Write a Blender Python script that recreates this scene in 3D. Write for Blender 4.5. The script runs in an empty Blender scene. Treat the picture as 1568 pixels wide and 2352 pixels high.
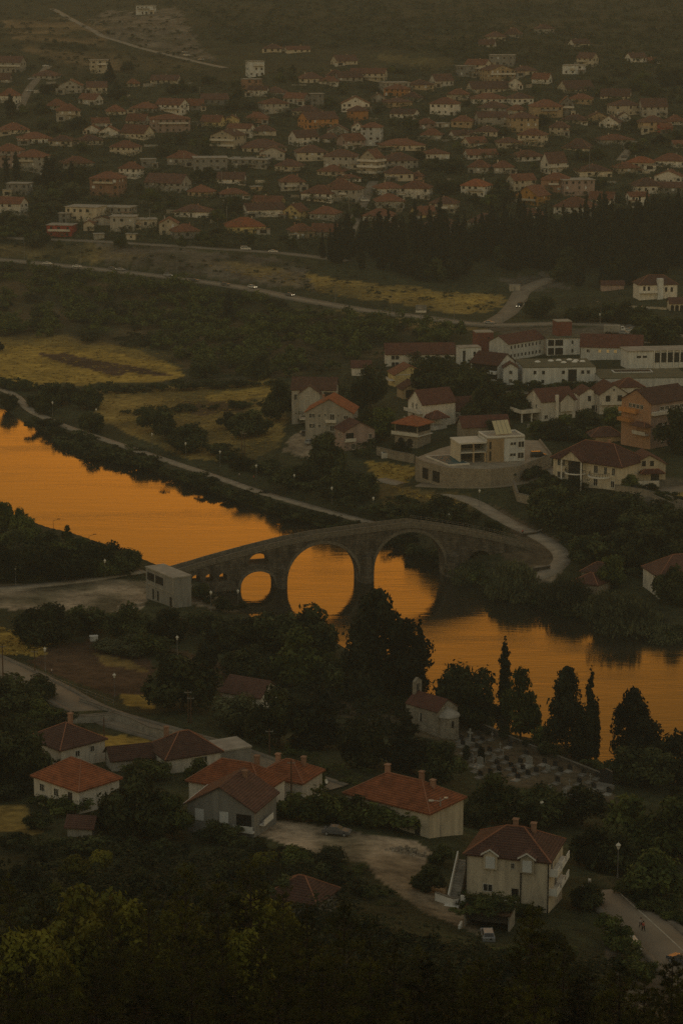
import bpy, bmesh, math, random
import numpy as np
from mathutils import Vector, Matrix
R = math.radians
rng = np.random.default_rng(7)
random.seed(11)
SC = bpy.context.scene
COL = SC.collection

# ------------------------------------------------------------------ camera
H = 152.0
F = 5550.0                      # focal length in photo units (the photo read as 1568 x 2352)
TH = math.atan2(1236.0, F)      # downward tilt
CT, ST = math.cos(TH), math.sin(TH)
cam_d = bpy.data.cameras.new('camera'); cam = bpy.data.objects.new('camera', cam_d); COL.objects.link(cam)
cam.location = (0, 0, H); cam.rotation_euler = (math.pi/2 - TH, 0, 0)
cam_d.sensor_fit = 'VERTICAL'; cam_d.sensor_height = 36.0; cam_d.lens = 36.0*F/2352.0
cam_d.clip_start = 1.0; cam_d.clip_end = 12000
SC.camera = cam

def slope(u, v):
    """Direction through a photo point as (dX/dY, dZ/dY)."""
    a, b = u-784.0, 1176.0-v
    dy = F*CT + b*ST
    return a/dy, (-F*ST + b*CT)/dy

def pix(x, y, z):
    dz = z-H
    c = y*CT - dz*ST
    return 784 + F*x/c, 1176 - F*(y*ST + dz*CT)/c

# ------------------------------------------------------------------ terrain heights
def col(u, rows, tail):
    ys, zs = [], []
    for v, z in rows:
        s = slope(u, v)[1]
        ys.append((z-H)/s); zs.append(z)
    for y, z in tail: ys.append(y); zs.append(z)
    o = np.argsort(ys)
    return slope(u, 1176)[0], np.array(ys)[o], np.array(zs)[o]
FAR = [(0,131),(60,115),(130,99),(200,84),(300,65),(400,48)]
BACK = [(2500,215),(3000,275),(3600,300),(5200,300)]
NEAR = [(-60,152),(0,147),(60,124),(150,80),(250,40)]
COLS = [
 col(0,   FAR+[(500,34),(545,27),(575,25.5),(597,21),(632,14),(718,7),(770,3.6),(861,3),(940,2.0),(1180,2.5),(1235,5),(1320,5.5),(1390,5.6),(1493,7),(1550,8.5),(1636,11),(1722,14),(1866,17),(1980,21)], BACK+NEAR),
 col(402, FAR+[(500,34),(557,27),(590,25),(628,18.5),(640,17.5),(718,8),(787,3.6),(976,2.8),(1060,2.2),(1298,3),(1395,4.6),(1493,6),(1579,8),(1636,10),(1694,12),(1808,16),(1923,19.5),(2010,22)], BACK+NEAR),
 col(804, FAR+[(500,33),(560,25),(600,21),(660,16),(706,13),(735,10),(804,7),(890,6.5),(1005,7.2),(1062,6),(1160,4.6),(1200,3),(1235,2),(1493,3),(1579,4.2),(1694,8),(1780,13),(1895,19),(1964,20.5),(2067,22)], BACK+NEAR),
 col(1177,FAR+[(500,32),(560,22),(649,13),(723,10.5),(804,11),(896,11.8),(1005,11),(1105,9),(1194,7),(1257,6),(1320,3.2),(1360,2),(1680,2),(1722,4),(1808,6.5),(1895,12),(1964,17),(2078,20.5),(2160,23)], BACK+NEAR),
 col(1568,FAR+[(500,31),(649,16),(746,13),(861,12.5),(976,13),(1091,13),(1177,9),(1292,5),(1378,3.4),(1490,2),(1800,2),(1850,4),(1895,7),(1980,12),(2067,17),(2100,18),(2240,22),(2325,25)], BACK+[(-60,152),(0,147),(60,124),(150,80),(238,43)]),
]
CA = np.array([c[0] for c in COLS])
def base_z(az, y):
    vals = np.stack([np.interp(y, c[1], c[2]) for c in COLS], 0)
    a = np.clip(az, CA[0], CA[-1])
    i = np.clip(np.searchsorted(CA, a)-1, 0, len(CA)-2)
    t = (a-CA[i])/(CA[i+1]-CA[i]); t = t*t*(3-2*t)
    idx = np.arange(len(y))
    return vals[i, idx]*(1-t) + vals[i+1, idx]*t

def vnoise(x, y, sc, seed=0):
    """smooth value noise"""
    def h(i, j):
        n = (i*374761393 + j*668265263 + seed*144665) & 0x7fffffff
        n = ((n ^ (n >> 13))*1274126177) & 0x7fffffff
        return ((n ^ (n >> 16)) & 0xffff)/65535.0
    x = x/sc + 1000; y = y/sc + 1000
    i = np.floor(x).astype(np.int64); j = np.floor(y).astype(np.int64)
    fx = x-i; fy = y-j; fx = fx*fx*(3-2*fx); fy = fy*fy*(3-2*fy)
    return (h(i,j)*(1-fx)+h(i+1,j)*fx)*(1-fy) + (h(i,j+1)*(1-fx)+h(i+1,j+1)*fx)*fy

AZ = np.concatenate([np.linspace(-.75,-.185,22)[:-1], np.linspace(-.185,.185,300), np.linspace(.185,.75,22)[1:]])
YS = np.concatenate([np.linspace(-60,100,30)[:-1], np.exp(np.linspace(math.log(100), math.log(5000), 980))])
GA, GY = np.meshgrid(AZ, YS)            # rows Y, columns az
GX = GA*np.maximum(GY, 60)
sh = GA.shape
GZ = base_z(GA.ravel(), GY.ravel()).reshape(sh)
for k in range(3):                      # soften the kinks of the profiles
    GZ[1:-1] = .25*GZ[:-2]+.5*GZ[1:-1]+.25*GZ[2:]
far_f = np.clip((GY-1120)/200, 0, 1)
GZ += (vnoise(GX,GY,70,3)-.5)*9*np.clip((GY-1250)/400,0,1) + (vnoise(GX,GY,22,4)-.5)*2.4*far_f
GZ += (vnoise(GX,GY,260,9)-.5)*50*np.clip((GY-2000)/600,0,1)
GZ += (vnoise(GX,GY,9,5)-.5)*.5*np.clip((GY-320)/40,0,1)

def ptw(u, v, z):
    a, s = slope(u, v); y = (z-H)/s
    return a*y, y
def in_poly(px, py, poly):
    c = np.zeros(px.shape, bool); n = len(poly)
    for i in range(n):
        x1,y1 = poly[i]; x2,y2 = poly[(i+1)%n]
        if y1 == y2: continue
        m = ((y1 > py) != (y2 > py)) & (px < (x2-x1)*(py-y1)/(y2-y1)+x1)
        c ^= m
    return c
def seg_dist(px, py, pts, closed=False):
    best = np.full(px.shape, 1e9); tt = np.zeros(px.shape)
    n = len(pts); L = 0
    for i in range(n if closed else n-1):
        x1,y1 = pts[i][:2]; x2,y2 = pts[(i+1)%n][:2]
        dx,dy = x2-x1,y2-y1; l = math.hypot(dx,dy) or 1e-6
        t = np.clip(((px-x1)*dx+(py-y1)*dy)/(l*l),0,1)
        d = np.hypot(px-x1-t*dx, py-y1-t*dy)
        m = d < best
        best = np.where(m, d, best); tt = np.where(m, L+t*l, tt); L += l
    return best, tt
FAR_SHORE = [(-320,800),(-120,900),(0,934),(60,958),(100,985),(200,1030),(300,1062),(400,1092),(600,1160),(760,1203),(850,1230),(950,1268),(1020,1300),(1100,1335),(1250,1388),(1400,1428),(1568,1472),(1900,1555)]
NEAR_SHORE = [(1900,1960),(1568,1838),(1450,1795),(1345,1752),(1210,1702),(1100,1665),(1000,1618),(850,1530),(760,1475),(640,1462),(570,1432),(525,1398),(480,1362),(400,1322),(300,1287),(150,1238),(0,1188),(-200,1120),(-420,1040)]
RIV = [ptw(u,v,0) for u,v in FAR_SHORE+NEAR_SHORE]
d_r, _ = seg_dist(GX, GY, RIV, True)
inside = in_poly(GX, GY, RIV)
sd = np.where(inside, -d_r, d_r)
near_r = (GY < 1150) & (GY > 380)
t = np.clip((sd+3)/7, 0, 1); t = t*t*(3-2*t)
GZ = np.where(near_r & (sd < 4), -1.8*(1-t) + np.maximum(GZ, .8)*t, np.where(near_r, np.maximum(GZ, .8), GZ))
RIVER_SD = sd

LOGY = YS
def gz(x, y):
    """ground height at a point (bilinear on the terrain grid)"""
    a = x/max(y, 60)
    j = min(max(int(np.searchsorted(YS, y))-1, 0), len(YS)-2)
    i = min(max(int(np.searchsorted(AZ, a))-1, 0), len(AZ)-2)
    ty = (y-YS[j])/(YS[j+1]-YS[j]); ta = (a-AZ[i])/(AZ[i+1]-AZ[i])
    return float((GZ[j,i]*(1-ta)+GZ[j,i+1]*ta)*(1-ty) + (GZ[j+1,i]*(1-ta)+GZ[j+1,i+1]*ta)*ty)
YM = np.exp(np.linspace(math.log(140), math.log(3000), 2600))
def at(u, v):
    """where the sight line through a photo point meets the ground"""
    a, s = slope(u, v)
    i = min(max(int(np.searchsorted(AZ, a))-1, 0), len(AZ)-2)
    ta = (a-AZ[i])/(AZ[i+1]-AZ[i])
    colz = GZ[:,i]*(1-ta)+GZ[:,i+1]*ta
    g = np.interp(YM, YS, colz); d = g-(H+YM*s)
    k = np.nonzero(d >= 0)[0]
    if len(k) == 0: y = 1900.0
    elif k[0] == 0: y = YM[0]
    else:
        k = k[0]; y = YM[k-1] + (YM[k]-YM[k-1])*(-d[k-1])/(d[k]-d[k-1])
    return Vector((a*y, y, float(np.interp(y, YS, colz))))
def ppm(p):
    """photo units per metre at a world point"""
    return F/(p[1]*CT-(p[2]-H)*ST)

# ------------------------------------------------------------------ roads pressed into the terrain
def smooth_line(pts, step):
    out = []
    for i in range(len(pts)-1):
        a, b = Vector(pts[i]), Vector(pts[i+1]); n = max(1, int((b-a).length/step))
        for k in range(n): out.append(a.lerp(b, k/n))
    out.append(Vector(pts[-1]))
    for _ in range(6):
        out = [out[0]]+[(out[i-1]+out[i]*2+out[i+1])/4 for i in range(1,len(out)-1)]+[out[-1]]
    return out
ROADS = {}
def road_line(key, uvs, width, step=4.0):
    global GZ
    pts = smooth_line([at(u,v) for u,v in uvs], step)
    zs = np.array([p.z for p in pts])
    k = 9; zz = np.convolve(np.pad(zs,(k,k),'edge'), np.ones(2*k+1)/(2*k+1), 'valid')
    pts = [Vector((p.x,p.y,z)) for p,z in zip(pts,zz)]
    xs = [p.x for p in pts]; ys = [p.y for p in pts]; m = width/2+7
    sel = (GX>min(xs)-m)&(GX<max(xs)+m)&(GY>min(ys)-m)&(GY<max(ys)+m)
    d, tt = seg_dist(GX[sel], GY[sel], [(p.x,p.y) for p in pts])
    L = np.concatenate([[0],np.cumsum([math.hypot(pts[i+1].x-pts[i].x, pts[i+1].y-pts[i].y) for i in range(len(pts)-1)])])
    zr = np.interp(tt, L, zz)
    w = np.clip(1-(d-width/2-1.6)/4.5, 0, 1); w = w*w*(3-2*w)
    GZ[sel] = GZ[sel]*(1-w)+(zr-.15)*w
    ROADS[key] = (pts, width)
road_line('lower', [(-130,588),(0,597),(200,615),(400,637),(560,662),(700,690),(850,714),(980,734),(1090,748),(1200,748),(1300,742),(1400,744),(1568,770),(1700,790)], 8.5)
road_line('upper', [(-130,545),(0,546),(200,553),(350,561),(500,570),(650,580),(730,592),(800,604)], 7)
road_line('junction', [(1120,746),(1165,722),(1185,695),(1195,672),(1225,655),(1270,636)], 8)
road_line('village', [(-160,1478),(-60,1505),(0,1526),(100,1575),(220,1642),(330,1672),(450,1706),(560,1742),(680,1785),(760,1806)], 7.5)
road_line('lane', [(80,1652),(150,1650),(220,1646),(262,1650)], 4.0)
road_line('promenade', [(-30,880),(38,905),(66,945),(150,978),(300,1030),(450,1080),(600,1130),(750,1175),(860,1203)], 3.2)
road_line('bridge_road', [(870,1104),(960,1122),(1040,1128),(1100,1150),(1130,1180),(1190,1208),(1255,1232),(1300,1268),(1305,1296),(1280,1318),(1225,1338)], 4.6)
road_line('villa_road', [(960,1120),(1060,1122),(1150,1118),(1200,1104),(1262,1082),(1300,1062)], 5)
road_line('shore_path', [(-80,1354),(60,1343),(180,1333),(260,1325),(330,1316)], 3.4)
road_line('drive', [(1425,1150),(1480,1138),(1530,1124),(1600,1110)], 6)
road_line('valley_road', [(1395,2062),(1440,2105),(1500,2152),(1568,2205),(1680,2300)], 8.5)
road_line('street', [(112,146),(92,175),(66,205),(50,240),(46,262)], 5)
road_line('street2', [(858,408),(846,440),(826,480),(808,520),(796,562)], 5.5)
road_line('street3', [(1462,318),(1440,345),(1424,378)], 5)
road_line('track', [(120,18),(165,45),(235,80),(310,108),(400,130),(480,148),(520,158)], 5)
# ------------------------------------------------------------------ materials
def nt(name):
    m = bpy.data.materials.new(name); m.use_nodes = True
    n = m.node_tree; b = n.nodes['Principled BSDF']
    return m, n, b
def link(n, a, b): n.links.new(a, b)
def node(n, t, **kw):
    x = n.nodes.new(t)
    for k, v in kw.items(): setattr(x, k, v)
    return x
def mul_col(n, c1, fac_socket, lo, hi):
    """colour * map(fac: 0..1 -> lo..hi)"""
    mr = node(n,'ShaderNodeMapRange'); mr.inputs[3].default_value = lo; mr.inputs[4].default_value = hi
    mr.inputs[1].default_value = .3; mr.inputs[2].default_value = .7
    link(n, fac_socket, mr.inputs[0])
    vm = node(n,'ShaderNodeVectorMath', operation='SCALE')
    if isinstance(c1, tuple): vm.inputs[0].default_value = c1[:3]
    else: link(n, c1, vm.inputs[0])
    link(n, mr.outputs[0], vm.inputs['Scale'])
    return vm.outputs[0]
def mat(name, c, rough=.85, var=.2, scale=.6, bump=0., spec=.25, metal=0., objvar=0., streak=False):
    m, n, b = nt(name)
    b.inputs['Roughness'].default_value = rough; b.inputs['Metallic'].default_value = metal
    b.inputs['Specular IOR Level'].default_value = spec
    tc = node(n,'ShaderNodeTexCoord'); no = node(n,'ShaderNodeTexNoise'); no.inputs['Scale'].default_value = scale; no.inputs['Detail'].default_value = 8 if streak else 6
    if streak:
        mps = node(n,'ShaderNodeMapping'); mps.inputs['Scale'].default_value = (2.2,2.2,.4); no.inputs['Roughness'].default_value = .68
        link(n, tc.outputs['Object'], mps.inputs[0]); link(n, mps.outputs[0], no.inputs['Vector'])
    else: link(n, tc.outputs['Object'], no.inputs['Vector'])
    o = mul_col(n, tuple(c), no.outputs['Fac'], 1-var, 1+var)
    if objvar:
        oi = node(n,'ShaderNodeObjectInfo'); mr = node(n,'ShaderNodeMapRange')
        mr.inputs[3].default_value = 1-objvar; mr.inputs[4].default_value = 1+objvar
        link(n, oi.outputs['Random'], mr.inputs[0])
        vm = node(n,'ShaderNodeVectorMath', operation='SCALE'); link(n, o, vm.inputs[0]); link(n, mr.outputs[0], vm.inputs['Scale']); o = vm.outputs[0]
    link(n, o, b.inputs['Base Color'])
    if bump:
        bp = node(n,'ShaderNodeBump'); bp.inputs['Strength'].default_value = bump; bp.inputs['Distance'].default_value = .1
        link(n, no.outputs['Fac'], bp.inputs['Height']); link(n, bp.outputs[0], b.inputs['Normal'])
    return m
def roof_mat(name, c, rows=2.6, var=.3):
    m, n, b = nt(name); b.inputs['Roughness'].default_value = .8; b.inputs['Specular IOR Level'].default_value = .25
    tc = node(n,'ShaderNodeTexCoord')
    no = node(n,'ShaderNodeTexNoise'); no.inputs['Scale'].default_value = .7; no.inputs['Detail'].default_value = 8; no.inputs['Roughness'].default_value=.65
    link(n, tc.outputs['Object'], no.inputs['Vector'])
    w = node(n,'ShaderNodeTexWave', wave_type='BANDS', bands_direction='Z', wave_profile='SAW'); w.inputs['Scale'].default_value = rows; w.inputs['Distortion'].default_value = .3
    link(n, tc.outputs['Object'], w.inputs['Vector'])
    o = mul_col(n, tuple(c), no.outputs['Fac'], 1-var, 1+var)
    mr = node(n,'ShaderNodeMapRange'); mr.inputs[3].default_value = .45; mr.inputs[4].default_value = 1.2
    link(n, w.outputs['Fac'], mr.inputs[0])
    vm = node(n,'ShaderNodeVectorMath', operation='SCALE'); link(n,o,vm.inputs[0]); link(n,mr.outputs[0],vm.inputs['Scale'])
    oi = node(n,'ShaderNodeObjectInfo'); m2 = node(n,'ShaderNodeMapRange'); m2.inputs[3].default_value = .72; m2.inputs[4].default_value = 1.2
    link(n, oi.outputs['Random'], m2.inputs[0])
    v2 = node(n,'ShaderNodeVectorMath', operation='SCALE'); link(n,vm.outputs[0],v2.inputs[0]); link(n,m2.outputs[0],v2.inputs['Scale'])
    link(n, v2.outputs[0], b.inputs['Base Color'])
    bp = node(n,'ShaderNodeBump'); bp.inputs['Strength'].default_value = .5; bp.inputs['Distance'].default_value = .08
    link(n, w.outputs['Fac'], bp.inputs['Height']); link(n, bp.outputs[0], b.inputs['Normal'])
    return m
def brick_mat(name, c1, c2, mortar, scale, rough=.9, bw=.5, bh=.25, msize=.02, blot=.35):
    m, n, b = nt(name); b.inputs['Roughness'].default_value = rough; b.inputs['Specular IOR Level'].default_value = .2
    tc = node(n,'ShaderNodeTexCoord'); sx = node(n,'ShaderNodeSeparateXYZ'); cb = node(n,'ShaderNodeCombineXYZ'); ad = node(n,'ShaderNodeMath', operation='ADD')
    link(n, tc.outputs['Object'], sx.inputs[0]); link(n, sx.outputs[0], ad.inputs[0]); link(n, sx.outputs[1], ad.inputs[1])
    link(n, ad.outputs[0], cb.inputs[0]); link(n, sx.outputs[2], cb.inputs[1])
    br = node(n,'ShaderNodeTexBrick'); br.inputs['Scale'].default_value = scale; br.inputs['Mortar Size'].default_value = msize
    br.inputs['Brick Width'].default_value = bw; br.inputs['Row Height'].default_value = bh
    br.inputs['Color1'].default_value = (*c1,1); br.inputs['Color2'].default_value = (*c2,1); br.inputs['Mortar'].default_value = (*mortar,1)
    link(n, cb.outputs[0], br.inputs['Vector'])
    no = node(n,'ShaderNodeTexNoise'); no.inputs['Scale'].default_value = .5; no.inputs['Detail'].default_value = 8; no.inputs['Roughness'].default_value = .7
    mp = node(n,'ShaderNodeMapping'); mp.inputs['Scale'].default_value = (1,1,.35)
    link(n, tc.outputs['Object'], mp.inputs[0]); link(n, mp.outputs[0], no.inputs['Vector'])
    o = mul_col(n, br.outputs['Color'], no.outputs['Fac'], 1-blot, 1+blot)
    link(n, o, b.inputs['Base Color'])
    bp = node(n,'ShaderNodeBump'); bp.inputs['Strength'].default_value = .6; bp.inputs['Distance'].default_value = .05
    link(n, br.outputs['Fac'], bp.inputs['Height']); bp.invert = True; link(n, bp.outputs[0], b.inputs['Normal'])
    return m
def leaf_mat(name, c, c2, var=.5, trans=.22):
    m, n, b = nt(name)
    b.inputs['Roughness'].default_value = .75; b.inputs['Specular IOR Level'].default_value = .15
    ge = node(n,'ShaderNodeNewGeometry'); no = node(n,'ShaderNodeTexNoise'); no.inputs['Scale'].default_value = .3; no.inputs['Detail'].default_value = 4
    link(n, ge.outputs['Position'], no.inputs['Vector'])
    mr = node(n,'ShaderNodeMapRange'); mr.inputs[1].default_value=.35; mr.inputs[2].default_value=.65
    link(n, no.outputs['Fac'], mr.inputs[0])
    mx = node(n,'ShaderNodeMix', data_type='RGBA'); mx.inputs[6].default_value = (*c,1); mx.inputs[7].default_value = (*c2,1)
    link(n, mr.outputs[0], mx.inputs[0])
    oi = node(n,'ShaderNodeObjectInfo'); m2 = node(n,'ShaderNodeMapRange'); m2.inputs[3].default_value = 1-var; m2.inputs[4].default_value = 1+var
    link(n, oi.outputs['Random'], m2.inputs[0])
    vm = node(n,'ShaderNodeVectorMath', operation='SCALE'); link(n, mx.outputs[2], vm.inputs[0]); link(n, m2.outputs[0], vm.inputs['Scale'])
    link(n, vm.outputs[0], b.inputs['Base Color'])
    tr = node(n,'ShaderNodeBsdfTranslucent'); link(n, vm.outputs[0], tr.inputs['Color'])
    ms = node(n,'ShaderNodeMixShader'); ms.inputs[0].default_value = trans
    out = n.nodes['Material Output']
    link(n, b.outputs[0], ms.inputs[1]); link(n, tr.outputs[0], ms.inputs[2]); link(n, ms.outputs[0], out.inputs['Surface'])
    return m
M = {}
WALLC = dict(w=(.62,.57,.49), c=(.50,.43,.32), g=(.36,.33,.28), p=(.36,.26,.22), o=(.46,.21,.07), b=(.30,.17,.11), y=(.52,.40,.18),
             r=(.34,.06,.045), n=(.40,.29,.17), d=(.22,.21,.19), k=(.44,.23,.06), h=(.54,.54,.52))
for k, c in WALLC.items(): M['w_'+k] = mat('plaster_'+k, c, var=.3, scale=.4, objvar=.2, streak=True)
M['r_t'] = roof_mat('terracotta_tiles', (.215,.086,.047), rows=1.5, var=.42); M['r_b'] = roof_mat('brown_tiles', (.14,.068,.046), rows=1.5, var=.4); M['r_o'] = roof_mat('orange_tiles', (.33,.105,.042), rows=1.35, var=.42)
M['cap'] = mat('ridge_tiles', (.30,.13,.075), var=.2)
M['r_f'] = mat('concrete_roof', (.34,.31,.26), var=.25, scale=.4); M['r_n'] = roof_mat('dark_maroon_tiles', (.115,.055,.04), rows=1.35); M['r_m'] = roof_mat('maroon_tiles', (.13,.052,.037), rows=1.5)
M['r_g'] = mat('green_flat_roof', (.10,.105,.07), var=.25, scale=.3)
M['glass'] = mat('window_glass', (.035,.034,.032), rough=.18, var=.1, spec=.5); M['frame'] = mat('window_frame', (.6,.57,.5), rough=.6, var=.08)
M['wood'] = mat('brown_wood', (.10,.055,.03), var=.3, scale=3); M['shutter'] = mat('roller_shutter', (.62,.62,.6), rough=.6, var=.06)
M['concrete'] = mat('raw_concrete', (.30,.275,.235), var=.28, scale=.8, bump=.2); M['white'] = mat('white_paint', (.72,.69,.63), var=.1, scale=.5)
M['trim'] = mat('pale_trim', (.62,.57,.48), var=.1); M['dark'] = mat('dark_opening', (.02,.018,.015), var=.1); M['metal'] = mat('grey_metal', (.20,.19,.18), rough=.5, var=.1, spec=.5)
M['asphalt'] = mat('asphalt', (.235,.195,.145), var=.18, scale=.15, rough=.9); M['gravel'] = mat('pale_gravel', (.29,.245,.185), var=.25, scale=.4, bump=.3)
M['paving'] = mat('concrete_paving', (.165,.145,.115), var=.25, scale=.4)
M['paint'] = mat('road_paint', (.42,.38,.30), var=.2, scale=.8)
M['stone'] = brick_mat('bridge_stone', (.125,.105,.08), (.072,.062,.05), (.05,.043,.034), 1.0, bw=1.1, bh=.5, msize=.03, blot=.8)
M['stone_l'] = brick_mat('pale_stone', (.36,.30,.22), (.26,.215,.16), (.22,.19,.15), 1.6, bw=.9, bh=.45, msize=.03, blot=.3)
M['stone_c'] = brick_mat('chapel_stone', (.33,.29,.23), (.22,.195,.155), (.28,.25,.2), 1.4, bw=.8, bh=.45, msize=.03, blot=.3)
M['orange_brick'] = brick_mat('orange_brick', (.46,.26,.155), (.41,.23,.135), (.40,.28,.19), 3, bw=.9, bh=.35, msize=.02, blot=.15)
M['bark'] = mat('bark', (.05,.036,.024), var=.35, scale=2, bump=.5)
M['leaf_d'] = leaf_mat('dark_leaves', (.013,.020,.007), (.078,.090,.031)); M['leaf_g'] = leaf_mat('green_leaves', (.026,.040,.010), (.115,.135,.034))
M['leaf_o'] = leaf_mat('olive_leaves', (.040,.048,.024), (.115,.122,.058)); M['leaf_c'] = leaf_mat('conifer_needles', (.011,.015,.008), (.030,.036,.017), var=.3)
M['leaf_y'] = leaf_mat('yellow_green_leaves', (.10,.105,.014), (.17,.155,.02)); M['needle'] = leaf_mat('pine_needles', (.014,.017,.004), (.11,.105,.014), var=.4, trans=.15)
M['pool'] = mat('pool_water', (.05,.105,.12), rough=.5, var=.15, scale=.3, spec=.04)
M['car_w'] = mat('white_car_paint', (.6,.58,.53), rough=.3, var=.03, spec=.5); M['car_d'] = mat('dark_car_paint', (.11,.112,.118), rough=.28, var=.03, spec=.5)
M['car_s'] = mat('silver_car_paint', (.30,.30,.30), rough=.3, var=.03, spec=.5); M['car_k'] = mat('black_car_paint', (.02,.02,.022), rough=.25, var=.03, spec=.5)
M['tyre'] = mat('tyre_rubber', (.02,.02,.02), rough=.9); M['rim'] = mat('wheel_rim', (.35,.35,.34), rough=.35, spec=.5)
M['lampglass'] = mat('lamp_glass', (.66,.62,.52), rough=.4, var=.05, spec=.5); M['skin'] = mat('skin', (.42,.26,.18), var=.06)
M['granite'] = mat('dark_granite', (.035,.033,.032), rough=.3, var=.25, scale=2, spec=.5); M['marble'] = mat('pale_marble', (.27,.26,.23), rough=.5, var=.12, scale=1.5)
M['grave'] = mat('grey_grave_stone', (.15,.14,.12), var=.5, scale=.9)
M['cloth_w'] = mat('pale_shirt', (.45,.42,.4), var=.1); M['cloth_d'] = mat('dark_trousers', (.03,.032,.04), var=.1); M['cloth_r'] = mat('red_shirt', (.42,.07,.05), var=.1); M['hair'] = mat('dark_hair', (.03,.02,.015))
M['straw'] = leaf_mat('dry_grass_blades', (.38,.26,.06), (.52,.37,.09), var=.1, trans=.15)
M['panel'] = mat('solar_collector', (.55,.48,.28), rough=.12, var=.05, spec=.8); M['rust'] = mat('brick_red_render', (.19,.072,.056), var=.2, scale=.5)  # the collector's pale yellow paints the reflected sky into its base colour
m, n, b = nt('lit_window'); b.inputs['Base Color'].default_value = (.5,.36,.14,1); b.inputs['Emission Color'].default_value = (1,.62,.22,1); b.inputs['Emission Strength'].default_value = .055; M['lit'] = m
m, n, b = nt('headlamp'); b.inputs['Base Color'].default_value = (.8,.75,.6,1); b.inputs['Emission Color'].default_value = (1,.85,.55,1); b.inputs['Emission Strength'].default_value = 1.2; M['headlamp'] = m
M['lit'].cycles.emission_sampling = 'NONE'; M['headlamp'].cycles.emission_sampling = 'NONE'

# ------------------------------------------------------------------ land cover
U, V = pix(GX, GY, GZ)
BASEC = np.array([.046,.050,.022])
cover = np.empty(sh+(3,)); cover[:] = BASEC
n1 = vnoise(GX,GY,26,21); n2 = vnoise(GX,GY,8,22); n3 = vnoise(GX,GY,60,23); n4 = vnoise(GX,GY,3.2,24)
def blend(mask, c):
    m = np.clip(mask,0,1)[...,None]; cover[:] = cover*(1-m)+np.array(c)*m
front = GY > 60
def P(poly, soft=0.):
    return in_poly(U+(n2-.5)*26+(n1-.5)*22+(n4-.5)*16, V+(n2-.5)*11+(n4-.5)*7, poly)&front
hillg = np.clip((GY-1100)/120,0,1)
blend(hillg*(.35+.5*n1), (.056,.054,.026))
blend((GY>1500)*np.clip(n3*1.5-.3,0,1)*.7, (.050,.048,.022))
GOLD=(.42,.285,.06); GOLD2=(.30,.21,.06); SOIL=(.085,.05,.03); DIRT=(.36,.285,.20)
blend(P([(-400,764),(150,772),(300,800),(430,850),(400,872),(300,876),(180,884),(-400,892)])*(.75+.25*n2), GOLD)
blend(P([(-400,764),(150,772),(300,795),(420,815),(400,840),(200,800),(-400,790)])*.5, (.12,.10,.04))
blend(P([(72,808),(165,813),(395,858),(250,864)])*1., SOIL)
blend(P([(225,905),(640,872),(655,1000),(560,1068),(430,1052),(330,1012),(230,965)])*np.clip(n1*1.5+.1,.35,.95), GOLD2)
blend(P([(470,905),(640,880),(640,900),(470,930)])*.6, GOLD); blend(P([(420,928),(560,920),(560,950),(420,955)])*.8, SOIL)
blend(P([(430,600),(560,600),(720,632),(900,655),(1165,682),(1150,705),(1080,722),(930,702),(760,676),(600,645)])*np.clip(n1*1.4+.1,.35,.95), GOLD2)
blend(P([(820,668),(1140,682),(1100,700),(900,680)])*.5, GOLD)
blend(P([(760,708),(1000,738),(1130,758),(1000,765),(800,730)])*np.clip(n1*1.5,.3,.95), (.22,.155,.055))
ROCK=(.15,.125,.095)
blend(P([(-40,556),(240,562),(430,600),(240,598),(-40,590)])*np.clip(n1*1.4,.25,.9), (.20,.15,.06))
blend(P([(230,560),(420,568),(720,608),(720,668),(560,648),(380,625),(240,598)])*np.clip(n2*1.6-.1,.1,.85), ROCK)
blend(P([(840,1060),(960,1075),(940,1112),(860,1108)])*.8, GOLD); blend(P([(880,1110),(1080,1135),(1090,1190),(1010,1205),(880,1185)])*np.clip(n1*1.4,.1,.8), (.17,.12,.04))
blend(P([(690,990),(740,1010),(700,1050),(640,1035)])*.8, DIRT)
blend(P([(-300,1430),(80,1452),(130,1475),(105,1505),(-20,1512),(-300,1500)])*.95, GOLD)
blend(P([(60,1515),(210,1465),(345,1490),(352,1600),(250,1592),(120,1548)])*.95, SOIL); blend(P([(370,1480),(520,1520),(620,1600),(520,1610)])*.8, SOIL)
blend(P([(215,1500),(300,1515),(335,1540),(250,1535)])*.6, GOLD2); blend(P([(270,1592),(345,1595),(350,1625),(290,1618)])*.9, GOLD)
blend(P([(-300,1352),(330,1330),(330,1400),(260,1408),(40,1402),(-300,1400)])*np.clip(n2*1.3,.3,1), DIRT); blend(P([(430,1345),(560,1380),(540,1410),(440,1392)])*.7, DIRT)
blend(P([(190,1690),(330,1692),(350,1712),(210,1715)])*.9, GOLD); blend(P([(-100,1850),(60,1850),(90,1910),(-100,1925)])*.85, GOLD2)
blend(P([(615,1878),(960,1932),(1000,1965),(985,1990),(860,1980),(700,1955),(615,1925)])*np.clip(n2*1.2+.2,.4,1), (.40,.315,.22))
blend(P([(830,1965),(960,1968),(1030,2040),(1120,2150),(980,2095),(880,2020)])*np.clip(n2*1.3,.2,.9), (.34,.26,.17))
blend(P([(1000,1690),(1400,1770),(1420,1850),(1150,1800),(1040,1740)])*.8, (.13,.10,.065)); blend(P([(760,1580),(1060,1640),(1380,1760),(1360,1785),(1000,1700),(760,1640)])*.7, (.14,.10,.06))
blend(P([(1360,2000),(1568,2080),(1568,2200),(1450,2090)])*.5, (.11,.09,.045)); blend(P([(1380,2120),(1600,2180),(1600,2380),(1420,2300)])*.8, (.16,.13,.10))
blend(P([(1130,1160),(1280,1240),(1290,1300),(1190,1320),(1150,1270),(1200,1250)])*.85, (.15,.11,.07)); blend(P([(1200,1300),(1300,1290),(1250,1350)])*.8, DIRT)
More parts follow.
